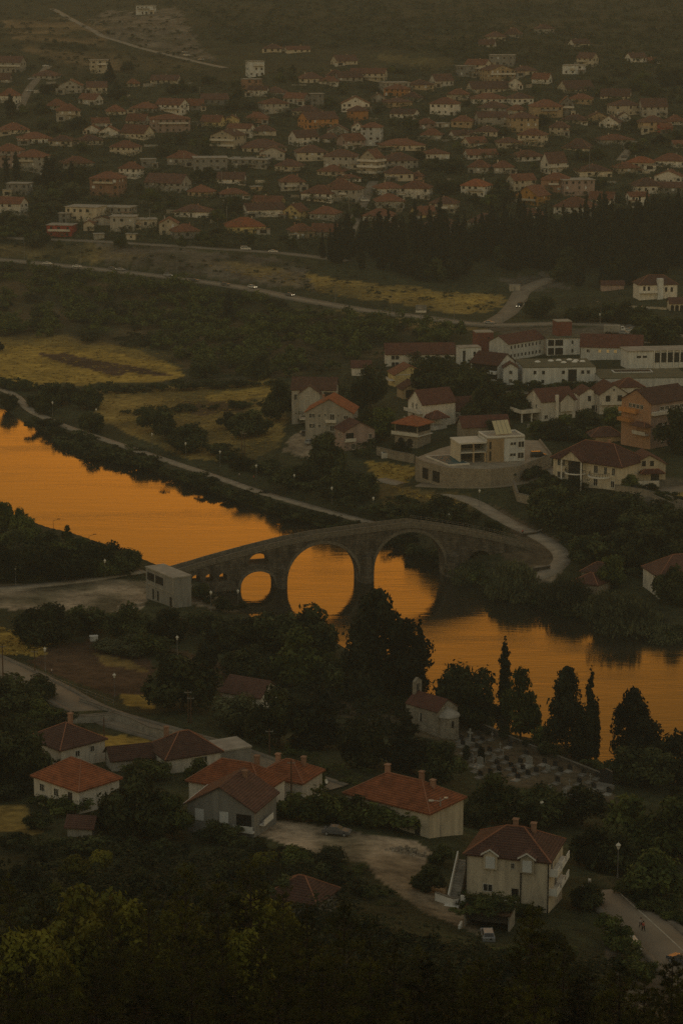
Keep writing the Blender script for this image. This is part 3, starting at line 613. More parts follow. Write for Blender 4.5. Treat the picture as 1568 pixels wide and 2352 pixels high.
# ------------------------------------------------------------------ hillside town: x0 x1 base eave ridge type yaw wall roof [words], in eight sheets of the photo
SHEET = {1:(0,200),2:(0,560),3:(680,200),4:(680,560),5:(1360,200),6:(1360,560),7:(2031,200),8:(2031,560)}
TOWN = '''
1 -30 235 205 108 50 G 15 g b|long grey block with balconies
1 -20 105 292 255 200 G 0 g b
1 808 985 210 95 85 L 0 c f|flat-roofed cream house with big dark windows
1 320 540 262 228 175 H 0 g b
1 540 745 390 318 258 F 0 g t
1 780 960 390 328 275 G 0 c b
1 0 190 490 405 335 H 20 w t
1 705 930 500 440 385 G 35 w t
1 430 600 535 495 430 H 0 c t
1 500 730 632 542 475 H -15 c t
1 955 1120 582 545 485 H 0 c t
1 1200 1420 560 518 460 H 0 g t
1 820 975 685 645 600 G 0 g t
1 895 1070 785 730 675 F 0 w t
1 765 895 750 705 665 F 0 w t
1 1130 1350 672 630 565 G 25 c t
1 1345 1700 740 620 575 H 0 p t|lilac house with arched upper balcony
1 1080 1390 812 745 665 G 35 c t|terracotta-roofed house with white gable end
1 5 250 752 712 645 H 0 c t
1 170 455 838 790 730 H 0 w t
1 460 680 862 812 762 H 0 c b
1 700 915 852 808 755 H 0 c b
1 1365 1615 300 280 232 G 0 c b
1 1140 1250 330 300 258 H 0 c t
2 -40 220 255 95 30 H 10 p t|tall pinkish house by two cypresses
2 175 428 290 148 80 H 0 g t
2 550 828 250 205 140 H 0 g t
2 988 1270 145 65 0 H 25 c t
2 1070 1290 352 255 190 H 25 w t
2 815 1135 515 345 282 H 15 b t|three-storey brick house with arched loggias
2 1295 1720 475 385 300 G 25 g b|long house with broad grey gable
2 70 290 500 395 388 L 10 d f
2 -60 255 680 568 508 G 20 w t|white house with row of arched windows
2 625 925 735 605 595 L 0 c f
2 925 1225 700 610 600 L 15 g f
2 1005 1225 820 690 683 L 0 g f
2 1195 1400 790 715 695 L 0 c f
2 430 690 875 768 755 L 10 r f|low red roadside shop
2 755 850 815 750 712 F 0 c t
2 845 1000 765 705 680 F 0 g b
2 540 640 745 660 650 L 0 d f
2 1432 1600 850 745 690 F 0 c t
4 20 250 885 815 745 H 0 d t
2 1265 1395 250 175 165 L 0 d f
2 845 935 890 845 835 L 0 g f
2 1140 1225 895 845 838 L 0 c f
3 690 835 240 105 98 L 0 h f|white cubic hillside house
3 650 812 352 265 258 L 0 b f
3 705 880 415 355 318 G 0 w b
3 850 1045 412 382 330 H 0 g b
3 1150 1365 295 252 192 H 0 c b
3 1438 1680 140 95 38 G -30 c b
3 1400 1560 260 240 182 H 0 c b
3 1350 1510 310 295 247 H 0 w t
3 275 515 500 438 385 G 0 d b
3 -130 175 580 490 430 G 30 w t
3 135 300 540 490 430 G 0 d t
3 815 1045 568 478 430 H 0 g t
3 1015 1255 495 430 380 G 30 g t
3 1255 1370 515 395 385 L 0 d f
3 685 880 655 605 548 H 0 b t
3 275 500 700 640 578 G 25 y t|yellow house with columned porch
3 490 625 660 620 578 F 0 y t
3 365 682 885 770 712 F 25 c b|cream gabled house with two balconies
3 510 765 780 700 658 G 20 w t
3 740 945 765 722 668 H 0 c b
3 1118 1340 600 545 490 H 0 c b
3 1145 1510 715 620 550 G -30 o b|house with big orange gable
3 1060 1335 868 780 712 G -35 w b
4 630 1030 110 65 -15 H 0 c b|long cream house with wide brown roof
4 805 1030 180 110 55 F 0 g b
3 1410 1600 770 720 665 F 0 g b
5 -30 225 895 810 745 G -40 p t
3 1345 1530 830 790 735 H 0 w b
5 10 262 555 480 408 F 0 w t
4 -20 260 235 160 90 H 15 g t
4 210 510 280 165 155 L 0 d f
4 510 925 260 180 155 L 10 g f|long unfinished concrete building
4 940 1205 290 232 170 H 20 c b
4 1125 1400 190 108 40 H 0 c b
6 -135 155 260 145 80 H 0 g b
4 1340 1580 328 278 220 H 0 c t
4 430 675 392 345 282 G 0 w b
4 160 415 520 465 402 H 30 n t
4 985 1200 455 372 305 H 0 g t
4 440 690 520 495 445 H 0 d t
4 1175 1525 565 480 400 H 20 w t|hip-roofed house with dark wraparound balcony
4 1420 1640 450 435 365 H 0 w t
4 60 370 695 640 577 H 0 w b
4 750 1020 590 555 500 G 0 y t
4 660 1015 690 622 560 G 0 w b
4 1012 1245 722 640 565 F 30 y t|pale yellow gabled house with three windows
4 1250 1540 728 660 590 H 20 g t
4 475 860 842 775 688 H -10 y o|wide yellow house with bright hip roof
4 1065 1280 880 812 740 H 0 n t
4 1275 1505 875 815 742 G 0 g t
4 720 820 460 425 412 L 0 n f
5 85 425 280 208 160 G 10 c t|house with white columned veranda
5 -40 190 278 240 185 G 0 g b
5 365 600 375 295 288 L 0 g f
5 410 610 415 348 303 H 0 o t
5 612 822 358 310 262 H 0 n b
5 795 1015 335 272 207 G -30 w b
5 1115 1355 245 130 78 G 35 c t
5 1045 1190 240 145 128 L 0 d f
5 1250 1560 290 182 130 F -20 n b|tall tan house below the unfinished frame
5 1340 1560 150 50 40 L 0 d f
5 1125 1515 395 345 275 G -15 c b
5 962 1150 450 395 340 H 0 c t
5 280 405 468 425 382 F 0 g b
5 390 620 510 465 425 H 0 n b
5 545 745 460 430 375 H 20 g b
5 800 1080 588 482 418 H 20 w t|big white three-storey house
5 1160 1485 482 435 380 H 0 w t
5 60 252 640 545 495 H -30 o b|orange brick tower-like house
5 445 710 622 570 525 G 25 w b
5 1245 1500 550 515 455 H 0 g b
5 1215 1490 690 598 548 G 0 g b
5 990 1205 700 635 582 H 15 n t
5 690 845 705 655 605 H 0 p t
5 850 970 695 660 650 L 0 g f
5 195 375 860 690 645 H 0 h t|tall white cubic house
5 100 210 740 690 640 F 0 w t
5 720 930 805 758 697 H 15 w t
5 968 1200 805 760 715 G -25 w b
5 1082 1320 880 830 775 G -35 c t
6 345 740 95 45 -15 H 0 c t
5 1205 1420 772 728 675 H 0 c b
7 -15 265 740 610 555 H -10 n b|tan four-storey block
6 1395 1610 75 20 -25 H 0 c b
6 370 665 265 182 105 H 0 g b
6 110 235 265 218 210 L 0 c f
6 415 635 370 298 225 H 0 c b
6 740 960 175 120 80 H 0 w t
6 1100 1410 175 130 80 G -15 w t
6 1155 1340 300 238 170 H 0 g t
6 1365 1545 300 240 180 H 0 g t
6 1075 1365 515 412 345 H 25 w o|house with brightest red hip roof
8 -20 250 465 360 300 G -30 c t
6 310 560 495 430 372 H 0 w t
6 545 815 530 430 360 H 0 w t
6 310 565 612 545 475 H 0 g t
6 -80 190 560 440 370 H 0 g t
6 -10 170 380 345 310 H 0 w t
6 795 1070 655 568 505 H 15 c b
6 615 870 712 665 590 G -35 y t|house with small yellow gable
6 215 495 735 678 612 H 0 w t
6 285 535 865 797 730 G 15 w b
6 745 1060 830 770 680 H 0 w b
6 1135 1455 820 738 650 H 15 w b
6 640 745 360 320 280 H 0 b t
7 615 805 160 70 18 G 40 c b
7 480 700 222 140 130 L 15 h f|low white modern house
7 1042 1240 115 65 20 G -30 w b|lone white house at the scrub edge
7 1245 1330 118 98 75 G 0 b t
7 210 395 310 255 200 G 30 w t
7 430 775 395 348 265 G -30 c b
7 0 115 350 290 240 F 0 w b
7 0 205 490 430 380 H 0 w b
7 545 755 485 435 385 H 0 n t
7 820 1110 445 432 360 G 15 c b
7 910 1155 590 495 440 H 0 c b
7 1165 1420 605 505 425 G -10 g b
7 200 468 610 505 435 H 0 n t
7 460 582 592 475 405 F 0 d t
7 0 150 570 535 482 H 0 c t
7 485 705 660 625 572 H 0 c b
7 705 900 640 610 555 F 0 n b
7 805 1030 710 650 580 F 20 w b|house with bright white gable
7 980 1090 640 595 550 F 0 w b
7 375 545 770 690 632 H 0 c b
7 80 360 870 762 700 H 20 c t
7 800 1095 840 802 752 H 0 g t
7 1175 1400 735 645 580 H 0 n b
7 1325 1470 750 690 650 G -30 r t|house with red end wall
7 1415 1568 670 640 580 H 0 w t
8 480 780 110 75 -20 H 20 c b
7 45 240 230 185 135 H 0 c b
8 1460 1640 70 35 0 G 0 w t
8 60 378 595 500 405 F 35 k t|ochre house with white-framed windows
8 300 560 470 355 288 H 0 b t
8 460 745 500 362 348 L 0 p f
8 35 300 190 145 85 H 0 w t
8 285 527 312 200 100 G -35 w b
8 585 920 342 278 218 H -10 c b
8 945 1155 300 248 192 H 0 c t
8 1065 1308 262 198 142 H 0 c o
8 1310 1600 245 185 112 H 0 w t
8 1295 1590 395 325 268 F 15 w t|white gabled house with dark square windows
8 1105 1360 485 408 332 H 0 w b
8 1330 1568 480 420 370 G 0 d b
8 720 965 595 530 458 G 20 w t
8 395 800 700 600 508 H 15 w t
8 70 330 712 678 615 H 0 w t
8 1060 1245 590 500 460 G 0 w t
'''
UPPER = '''632 712 66 27 25 L 0 h f|white hilltop hut
1210 1300 240 222 200 H 0 c b
1310 1420 242 235 218 G 0 c t
2194 2278 218 205 180 G 20 w b
2232 2311 190 166 142 H 0 c b
2321 2391 170 165 132 H 0 g b
2456 2536 155 130 108 H 0 g b
2606 2706 215 200 177 G -30 w b'''
WORDS = dict(w='white',c='cream',g='grey',p='pinkish',o='orange',b='brick-brown',y='yellow',r='red',n='tan',d='dark grey',k='ochre',h='bright white')
RFW = dict(t='terracotta',b='brown',o='bright red',f='flat')
TYW = dict(H='hip roof',G='side-gabled roof',F='front-gabled roof',L='concrete roof')
BOXES = []
def town_house(u0,u1,vb,ve,vr,typ,yaw,wall,rf,words):
    ratio = .55 if typ in('G',) else .8 if typ in ('H','L') else .95
    p,W,D,s = place(u0,u1,vb,typ,yaw,ratio)
    h=max(2.3,(vb-ve)/s); rise=max(.9,(ve-vr)/s*(.78 if typ=='H' else .85)) if typ!='L' else 0
    if abs(yaw)<1 and typ!='F': yaw=random.choice([-1,1])*random.uniform(6,20)
    big=h>6.5 and typ in 'FG' and random.random()<.5
    o=house('house', p, yaw, W, D, h, typ, rise, wall, rf, balc=(2 if words and 'two balconies' in words else 1 if big else 0))
    rs=random.Random(int(u0*7+vb))
    if rs.random()<.42 and W>6:
        sd_=rs.choice([-1,1]); aw=W*rs.uniform(.25,.45); ah=min(h*.6,3.); x0=sd_*(W/2-aw*.2)
        a=MB().box(x0-aw/2,x0+aw/2,-D/2-2.2,-D/2-.004,-3,ah).obj('annex',M['w_'+rs.choice('cgwgd')],o); MB().box(x0-aw/2-.2,x0+aw/2+.2,-D/2-2.5,-D/2-.006,ah+.003,ah+.2).obj('roof',M['r_f'] if rs.random()<.5 else M['w_b'],a)
        MB().box(x0-aw*.25,x0+aw*.25,-D/2-2.25,-D/2-2.19,.2,min(2.1,ah-.3)).obj('doorway',M['dark'],a)
    if rs.random()<.35 and h>4.6:
        zb=h-2.6; b=MB(); xl,xr=sorted((rs.uniform(-.5,-.1)*W,rs.uniform(.1,.5)*W)); b.box(xl,xr,-D/2-1.3,-D/2-.005,zb-.18,zb); b.box(xl,xr,-D/2-1.3,-D/2-1.2,zb+.003,zb+.9); b.obj('balcony',M['w_'+rs.choice('wcg')],o)
    c=((u0+u1)/2,(vb+ve)/2)
    st = {1:'one-storey',2:'two-storey',3:'three-storey'}.get(int(round(h/2.9)),'tall')
    if words:
        landmark(words, *c); lab=words+' on the far hillside'
        if len(lab.split())<4: lab=words+' in the far hillside town'
        note(o,*c,'house',label=lab,group='hillside town houses')
    else: note(o,*c,'house',desc=f"{WORDS[wall]} {st} {RFW[rf]}-roofed house",group='hillside town houses')
    BOXES.append((u0,u1,vr,vb))
    return o
TH_ = []
for ln in TOWN.strip().splitlines():
    a,_,words=ln.partition('|'); t=a.split(); sx,sy=SHEET[int(t[0])]
    q=lambda i: (sx+float(t[i])/2.24)/1.7417
    r=lambda i: (sy+float(t[i])/2.24)/1.7417
    TH_.append(town_house(q(1),q(2),r(3),r(4),r(5),t[6],float(t[7]),t[8],t[9],words))
for ln in UPPER.splitlines():
    a,_,words=ln.partition('|'); t=a.split(); k=1.148*1.7417
    x=[float(i)/k for i in t[:5]]
    town_house(*x,t[5],float(t[6]),t[7],t[8],words)
# the four-storey balconied block
p,W,D,s=place(826,882,412,'F',35,.9)
o=house('apartment_block', p, 32, W, D, 11.5, 'F', 4.2, 'c','t')
for k in range(3):
    z=3.2+k*3.1; b=MB(); e=1.3
    b.box(-W/2-e,W/2+e,-D/2-e,-D/2-.01,z-.22,z); b.box(W/2+.01,W/2+e,-D/2+.003,D/2,z-.22,z); b.box(-W/2-e,W/2+e,-D/2-e,-D/2-e+.12,z+.003,z+1.); b.box(W/2+e-.12,W/2+e,-D/2-e+.13,D/2,z+.003,z+1.)
    b.obj('balcony', M['w_w'], o)
note(o,854,390,'apartment block',label='four-storey block ringed by long pale balconies on the hillside'); landmark('balconied four-storey block',854,385); BOXES.append((826,882,348,412))

# ------------------------------------------------------------------ houses of the middle distance and the near bank
def corner_house(name, u, vb, yaw, W, D, h, typ, rise, wall, rf, label, cat='house', lm=None, z=None, wins=(), mode='near', chims=(), **kw):
    """the wall corner nearest to the camera stands at photo point (u, vb)"""
    p=at(u,vb)
    if z is not None: p=Vector((*ptw(u,vb,z),z))
    a=-R(yaw); cx=W/2 if yaw>=0 else -W/2
    off=Vector((cx*math.cos(a)+D/2*math.sin(a), cx*math.sin(a)-D/2*math.cos(a),0))
    q=p-off
    o=house(name,(q.x,q.y,p.z),yaw,W,D,h,typ,rise,wall,rf,wins='auto' if wins=='auto' else None,mode=mode,chim=0,**kw)
    if wins!='auto':
        for w_ in wins: window(o,w_[0],w_[1],w_[2],w_[3],w_[4],W,D,w_[5] if len(w_)>5 else mode)
    ro=[c for c in o.children if c.name.startswith('roof')][0]
    for (x,y,zc) in chims: chimney(ro,x,y,zc,h=1.3,s=.7)
    s=ppm(p); note(o,u+(-.5 if yaw>=0 else .5)*W*s*.8,vb-h*s*.5,cat,label=label)
    if lm: landmark(lm,REG[-1]['u'],REG[-1]['v'])
    r=(W*math.cos(R(abs(yaw)))+D*math.sin(R(abs(yaw))))*s
    BOXES.append((REG[-1]['u']-r/2,REG[-1]['u']+r/2,vb-(h+rise)*s,vb))
    return o,W,D
def parts_box(o, name, m, *boxes):
    b=MB()
    for q in boxes: b.box(*q)
    return b.obj(name, m, o)
CH=corner_house
# near bank
CH('house',985,1926,37,16.5,9.6,4.5,'H',2.9,'c','o','low house under a broad orange hip roof with three chimneys','house','broad orange-roofed house',chims=[(-4.5,1.5,6.9),(2.5,1.2,7.2),(5,.8,6.4)],wins=[('f',3,2,2,1.4),('f',-1,2,1.2,1.4),('f',6,1.2,1,2.2,'far')])
o,W,D=CH('house',584,1924,20,11.4,9.5,4.6,'F',3.3,'d','n','grey gabled house with two white shutters beside the gravel yard','house','grey gabled house',wins=[('f',-3.6,2.7,1.5,1.9,'shut'),('f',.6,2.7,1.5,1.9,'shut'),('f',-3.4,-.9,1.4,1.2,'shut')],chims=[(1.2,2.6,7)],base=-5)
parts_box(o,'loggia',M['dark'],(2.7,5.2,-D/2-.06,-D/2+.02,1.2,3.6)); parts_box(o,'balcony',M['white'],(2.4,W/2+.1,-D/2-.9,-D/2-.07,.9,1.05),(2.4,W/2+.1,-D/2-.9,-D/2-.82,1.06,2.0),(W/2+.05,W/2+.9,-D/2+2,-D/2+6,1.3,1.45),(W/2+.82,W/2+.9,-D/2+2,-D/2+6,1.46,2.3))
parts_box(o,'gutter',M['white'],(-W/2-.75,-W/2-.5,-D/2-.5,D/2+.5,3.98,4.16))
CH('house',602,1876,26,13.6,8,4.5,'H',2.9,'w','o','white house with bright orange hip roof behind the grey gabled house','house','bright orange-roofed house',wins=[('r',-1.2,2.4,2.2,1.9),('f',-4,2.5,1.4,1.4)],chims=[(3,1.5,7)])
CH('house',694,1838,26,8.6,7.5,3.3,'H',2.2,'w','o','small orange-hipped extension right of the bright orange-roofed house',chims=[(-2.,-.3,5),(2.2,1,4.7)])
o,W,D=CH('house',183,1870,43,11.4,8.8,4.3,'H',2.9,'w','o','white house with orange hip roof and vine pergola by the dry yard','house','vine-covered corner house',wins=[('f',-3.6,2.4,1.2,1.4),('f',0,2.4,1.2,1.4),('f',3.5,2.2,1,2.1,'far')])
CH('house',141,1768,48,9.8,9.6,3.9,'H',2.7,'w','n','white house with dark maroon hip roof and one brick chimney','house','dark-roofed white house',wins=[('r',-1.2,2.2,1,1.2),('r',2,2.4,.9,1.2)],chims=[(-2.2,2.5,6)])
CH('house',383,1778,-27,10.4,8.6,3.0,'H',3.0,'w','n','white house with wide dark tiled hip roof beside the grey flat garage',chims=[(-2.5,2,5.3)],wins=[('f',2,1.7,1.2,1.1)])
CH('shed',258,1772,-18,7.2,5,2.3,'G',1.6,'g','n','low annex with maroon roof in front of the dark-tiled house','shed')
CH('garage',503,1764,-28,6.4,6.2,2.9,'L',0,'d','f','grey flat-roofed garage beside the wide dark tiled roof','garage','grey flat garage',ov=.15)
CH('shed',212,1925,10,4,3,2,'G',1.2,'g','n','small maroon-roofed shed below the vine-covered corner house','shed')
CH('house',598,1632,30,9,7,3,'G',2.4,'w','n','maroon-roofed house half hidden among trees by the river','house')
CH('house',726,2108,25,7.5,6.5,2.2,'H',2.2,'d','n','dark hip roof showing among the pines','house')
# villa with dormers
o,W,D=CH('villa',1258,2098,17,12.2,9.6,8.0,'H',2.9,'c','n','beige villa with two dormers, outside stair and white side balconies','villa','beige dormer villa',base=-4,ov=.38,chims=[(-.2,1.2,10.3),(2.6,.6,10.2)],wins=[('f',-2.8,2.9,1.5,1.2),('f',.8,6.6,.55,.9),('r',-3,6.4,1,1.8,'far'),('r',0,3.4,1,1.8,'far')])
for x in (-2.4,3.0):
    d=MB().box(x-1,x+1,-D/2-.5,-D/2+2.2,5.9,8.25); d.face([(x-1,-D/2-.5,8.25),(x+1,-D/2-.5,8.25),(x,-D/2-.5,8.95)])
    dm=d.obj('dormer', M['w_c'], o)
    g=MB(); e=1.35
    for sx in (-1,1): g.face([(x,-D/2-.85,9.12),(x+sx*e,-D/2-.85,8.25),(x+sx*e,-D/2+2.6,8.25),(x,-D/2+2.6,9.12)]); g.face([(x,-D/2-.87,9.14),(x+sx*e,-D/2-.87,8.27),(x+sx*e,-D/2-.87,8.0),(x,-D/2-.87,8.87)],1)
    g.obj('dormer_roof',[M['r_n'],M['white']],dm)
    w_=obj('window',SHUT_ME,dm,(x,-D/2-.5,6.95)); w_.scale=(1.35,1,1.75)
parts_box(o,'balcony',M['white'],*[(W/2+.003,W/2+1.2,-D/2+.2,D/2-1,z,z+.15) for z in (2.6,5.5)],*[(W/2+1.1,W/2+1.2,-D/2+.2+k*3.2,-D/2+2.2+k*3.2,z+.153,z+1.1) for z in (2.6,5.5) for k in (0,1,2)],*[(W/2+.003,W/2+1.09,-D/2+.2,-D/2+.3,z+.153,z+1.1) for z in (2.6,5.5)])
parts_box(o,'porch_wall',M['white'],(-W/2-.2,2.,-D/2-2.2,-D/2-2.0,1.0,2.15),(-W/2-.2,2.,-D/2-2,-D/2-.003,.8,1.0))
parts_box(o,'door',M['dark'],(.7,1.7,-D/2-.05,-D/2+.02,1.0,3.2)); parts_box(o,'gutter_pipe',M['dark'],(1.95,2.1,-D/2-.16,-D/2-.01,0,7.8),(W/2-.15,W/2+.0,-D/2-.2,-D/2-.05,0,7.8),(-W/2+.0,-W/2+.12,-D/2-.16,-D/2-.01,1.1,7.8))
b=MB()
for k in range(16): b.box(-W/2-2.0,-W/2-.6,-D/2-1.8+k*.33,-D/2-1.47+k*.33,-1,.9+k*.3)
b.obj('stair',M['concrete'],o); b=MB()
b.face([(-W/2-2.2,-D/2-1.9,.4),(-W/2-2.2,-D/2-1.9,1.9),(-W/2-2.2,-D/2+3.6,6.6),(-W/2-2.2,-D/2+3.6,5.2)]); b.face([(-W/2-2.03,-D/2-1.9,.4),(-W/2-2.03,-D/2+3.6,5.2),(-W/2-2.03,-D/2+3.6,6.6),(-W/2-2.03,-D/2-1.9,1.9)]); b.face([(-W/2-2.2,-D/2-1.9,1.9),(-W/2-2.03,-D/2-1.9,1.9),(-W/2-2.03,-D/2+3.6,6.6),(-W/2-2.2,-D/2+3.6,6.6)]); b.box(-W/2-2.4,-W/2-.2,-D/2-3.2,-D/2-1.95,-1.5,.7)
b.obj('stair_wall',M['white'],o)
VILLA=o
p=at(1118,2134); g=root('garage',p,-R(14)); 
b=MB(); b.box(-3.2,-3,-.5,4,-1,2.4).box(3,3.2,-.5,4,-1,2.4).box(-3,3,3.8,4,-1,2.4); b.obj('wall',M['concrete'],g); MB().box(-3.4,3.4,-.8,4.2,2.403,2.6).obj('roof',M['wood'],g); MB().box(-3.6,-3.3,-2.6,-.8,-1,1.2).obj('gate_post',M['white'],g)
note(g,1118,2140,'garage',label='open carport under vines in front of the beige dormer villa')
# middle distance, left cluster
o,W,D=CH('house',810,1016,8,15.2,12,9.6,'F',4.3,'g','o','big grey three-storey house with orange gable roof','house','big grey gabled house',base=-5,wins=[('f',-5.9,8.3,1.,1.6),('f',-4.9,8.3,.9,1.6),('f',-3.1,8.3,.7,1.2),('f',-1.2,8.6,.5,.8),('f',1.,8,1.6,2.1),('f',3.,8.5,.5,.8),('f',5.4,8,1.6,1.3),('f',-5.9,5,1.,1.6),('f',-4.9,5,.9,1.6),('f',-3.1,5,.8,1.1),('f',-.6,5.2,.6,.7),('f',1,4.4,1.5,2)],chims=[(-2.2,-3,13.4)])
parts_box(o,'balcony',M['trim'],(-W/2-2,-W/2-.01,-D/2+1,-D/2+5,6.6,6.8),(-W/2-2,-W/2-1.9,-D/2+1,-D/2+5,6.803,7.8),(-1,2.4,-D/2-1.2,-D/2-.1,6.3,6.5),(-1,2.4,-D/2-1.2,-D/2-1.1,6.503,7.3))
o,W,D=CH('house',770,968,5,14.5,10,10.8,'G',3.3,'g','b','pale grey house with brown roof behind the big grey gabled one',wins=[('f',-6,8,1.1,2.2),('f',5.2,8.6,3.6,2.4,'far')])
b=body(6.8,3,10.0,2.6,'F',0); b.obj('bay',M['w_g'],o,loc=(-1,-6.5,0)); gable_roof(6.8,3,10.,2.6,.4,'y').obj('bay_roof',M['r_b'],o,loc=(-1,-6.5,0)); w_=obj('window',FRAME_ME,o,(-1.6,-8.02,8.4)); w_.scale=(1.3,1,1.3)
o,W,D=CH('house',791,1036,-22,10.2,8,6.4,'F',2.6,'p','m','pink house with arched corner balcony below the big grey gabled house','house','pink arched-balcony house',wins=[('f',3.6,4.2,1.1,1.5),('l',1.5,4.4,.7,1.4),('l',-.5,4.4,.7,1.4),('f',-2.2,1.3,1.2,2)],)
parts_box(o,'loggia',M['dark'],(-4.6,-2,-D/2-.05,-D/2+.02,3.3,5.6)); parts_box(o,'balcony',M['trim'],(-5.2,-1.6,-D/2-1,-D/2-.06,2.9,3.1),(-5.2,-1.6,-D/2-1,-D/2-.9,3.103,4.))
# middle distance, centre
CH('house',886,842,-3,26,9,5,'G',3.4,'w','m','long white house with maroon roof left of the white complex','house','long white maroon-roofed house',wins=[('f',-9.5,3.4,3.4,1.7),('f',-9.5,.9,3.2,1.6)],)
CH('house',808,863,-2,7,6,3.4,'G',2.,'w','m','small white maroon-roofed house left of the long white one',wins=[('f',1,1.8,3,1.6)])
o,W,D=CH('house',906,889,-14,11.6,9,4.6,'F',3.,'y','t','olive-yellow house with white-trimmed front gable','house','olive-yellow gabled house',wins=[('f',1.5,2,1.8,1.4,'shut')]); parts_box(o,'trim',M['trim'],(-W/2,W/2,-D/2-.08,-D/2+.02,4.2,4.5)); parts_box(o,'balcony',M['trim'],(-W/2-2.2,-W/2-.01,-D/2,-D/2+4,2.2,2.4),(-W/2-2.2,-W/2-2.1,-D/2,-D/2+4,2.403,3.3))
o,W,D=CH('shed',925,917,-16,8,7,3.6,'F',2.4,'n','m','timber shed with maroon gable roof below the olive-yellow house','shed',wins=[]); parts_box(o,'doorway',M['dark'],(-3,3,-D/2-.05,-D/2+.02,.3,3.2))
o,W,D=CH('house',970,988,-30,12.4,9,8.6,'G',3.9,'w','m','tall white house with large maroon roof and left balconies','house','tall white maroon-roofed house',wins=[('l',-1.6,7.2,.8,2),('l',.8,7.2,.8,2),('l',-1.,4.3,1,1.9)],base=-5)
for z in (5.3,2.2): parts_box(o,'balcony',M['w_w'],(-W/2-1.7,-W/2-.01,-D/2-.2,D/2,z,z+.2),(-W/2-1.7,-W/2-1.6,-D/2-.2,D/2,z+.203,z+1.1))
b=hip_roof(6,5,0,1.8,.4); b.obj('porch_roof',[M['r_m'],M['cap']],o,loc=(-2.4,-D/2-2.2,4.6)); parts_box(o,'porch',M['w_w'],(-5,.3,-D/2-4.2,-D/2-.003,-2,1.6),(-5,-4.8,-D/2-4.2,-D/2-4,1.603,4.4),(.1,.3,-D/2-4.2,-D/2-4,1.603,4.4))
CH('house',1036,972,-20,9.6,7.5,4.4,'G',3.6,'w','m','white annex with steep maroon roof right of the tall white house',wins=[('f',-2.8,2.6,1,1)],base=-6)
o,W,D=CH('house',958,1030,35,8.4,7.6,7.6,'H',1.9,M['stone_l'],'o','stone house with orange canopy over its terrace','house','orange terrace canopy',wins=[],base=-3,ov=.9)
parts_box(o,'terrace_opening',M['dark'],(-W/2+.3,W/2-.3,-D/2-.05,-D/2+.02,4.9,7.0),(W/2-.02,W/2+.05,-D/2+.3,D/2-.5,4.9,7.0)); parts_box(o,'terrace',M['trim'],(-W/2-.8,W/2+.8,-D/2-.9,-D/2-.06,3.7,3.9),(-W/2-.8,W/2+.8,-D/2-.9,-D/2-.8,3.903,4.8),(W/2+.06,W/2+.8,-D/2-.057,D/2,3.7,3.9))
for x in (-1.9,1.4):
    b=MB(); b.face([(x+1.2*math.cos(t)*1.,-D/2-.06,1.4+1.5*math.sin(t)) for t in [math.pi*i/10 for i in range(11)]][::-1]+[(x-1.2,-D/2-.06,.2),(x+1.2,-D/2-.06,.2)][0:2]); b.obj('arched_window',M['glass'],o)
CH('house',1062,1010,-12,15,7,4.2,'G',2.8,M['stone_l'],'m','stone house with long low maroon roof behind the modern villa',wins=[])
# modern villa on its walled terrace
TZ=13.0
tp=[(953,1052),(962,1060),(1028,1079),(1126,1082),(1192,1074),(1266,1046),(1240,1012),(1100,1005),(1010,1030)]
def tw(uv): return ptw(uv[0],uv[1],TZ)
c0=tw((1100,1050)); poly=[(x-c0[0],y-c0[1]) for x,y in map(tw,tp)]
t=root('retaining_wall',(c0[0],c0[1],TZ))
MB().prism(poly,-9,0,0,1).obj('stone_face',[M['stone_l'],M['gravel']],t)
b=MB()
for i in range(6):
    (x1,y1),(x2,y2)=poly[i],poly[i+1]; d=Vector((x2-x1,y2-y1)).normalized(); nn=Vector((-d.y,d.x))*.45
    b.prism([(x1,y1),(x2,y2),(x2+nn.x,y2+nn.y),(x1+nn.x,y1+nn.y)],.004,.55)
b.obj('coping',M['stone_l'],t)
pp=[(x-c0[0],y-c0[1]) for x,y in map(tw,[(978,1050),(1030,1071),(1078,1067),(1030,1047)])]
b=MB(); b.prism(pp,.01,.42); b.obj('pool_edge',M['trim'],t)
cx=sum(x for x,y in pp)/4; cy=sum(y for x,y in pp)/4
b=MB(); b.face([(cx+(x-cx)*.92,cy+(y-cy)*.9,.43) for x,y in pp]); b.obj('pool',M['pool'],t)
for a,c in ((.12,.32),(.48,.72)):
    (x1,y1),(x2,y2)=poly[1],poly[2]; d=Vector((x2-x1,y2-y1)); nn=Vector((d.y,-d.x)).normalized()*.05
    q=[(x1+d.x*k+nn.x,y1+d.y*k+nn.y) for k in (a,c)]
    MB().face([(q[0][0],q[0][1],-4.6),(q[1][0],q[1][1],-4.6),(q[1][0],q[1][1],-1.4),(q[0][0],q[0][1],-1.4)]).obj('garage_door',M['dark'],t)
note(t,1090,1092,'retaining wall',label='curved pale stone wall carrying the blue pool in front of the modern villa'); landmark('curved stone pool wall',1090,1092)
o,W,D=CH('villa',1118,1062,-14,11.4,9,6.9,'L',0,'h','f','white cubic modern villa with tilted solar collector on its roof','villa','modern pool villa',z=TZ,base=-1,ov=.12,wins=[('f',2.2,5.2,2,.9),('f',4.6,4.9,2,1.9),('f',2.1,1.9,2,.9),('f',4.5,1.6,2,1.9)])
parts_box(o,'stone_panel',M['w_n'],(-W/2-.08,-.6,-D/2-.06,-D/2+.02,0,6.85)); parts_box(o,'window',M['glass'],(-W/2+.6,-W/2+1.2,-D/2-.1,-D/2-.05,3.9,6),(-W/2+.6,-W/2+1.2,-D/2-.1,-D/2-.05,.4,3.2))
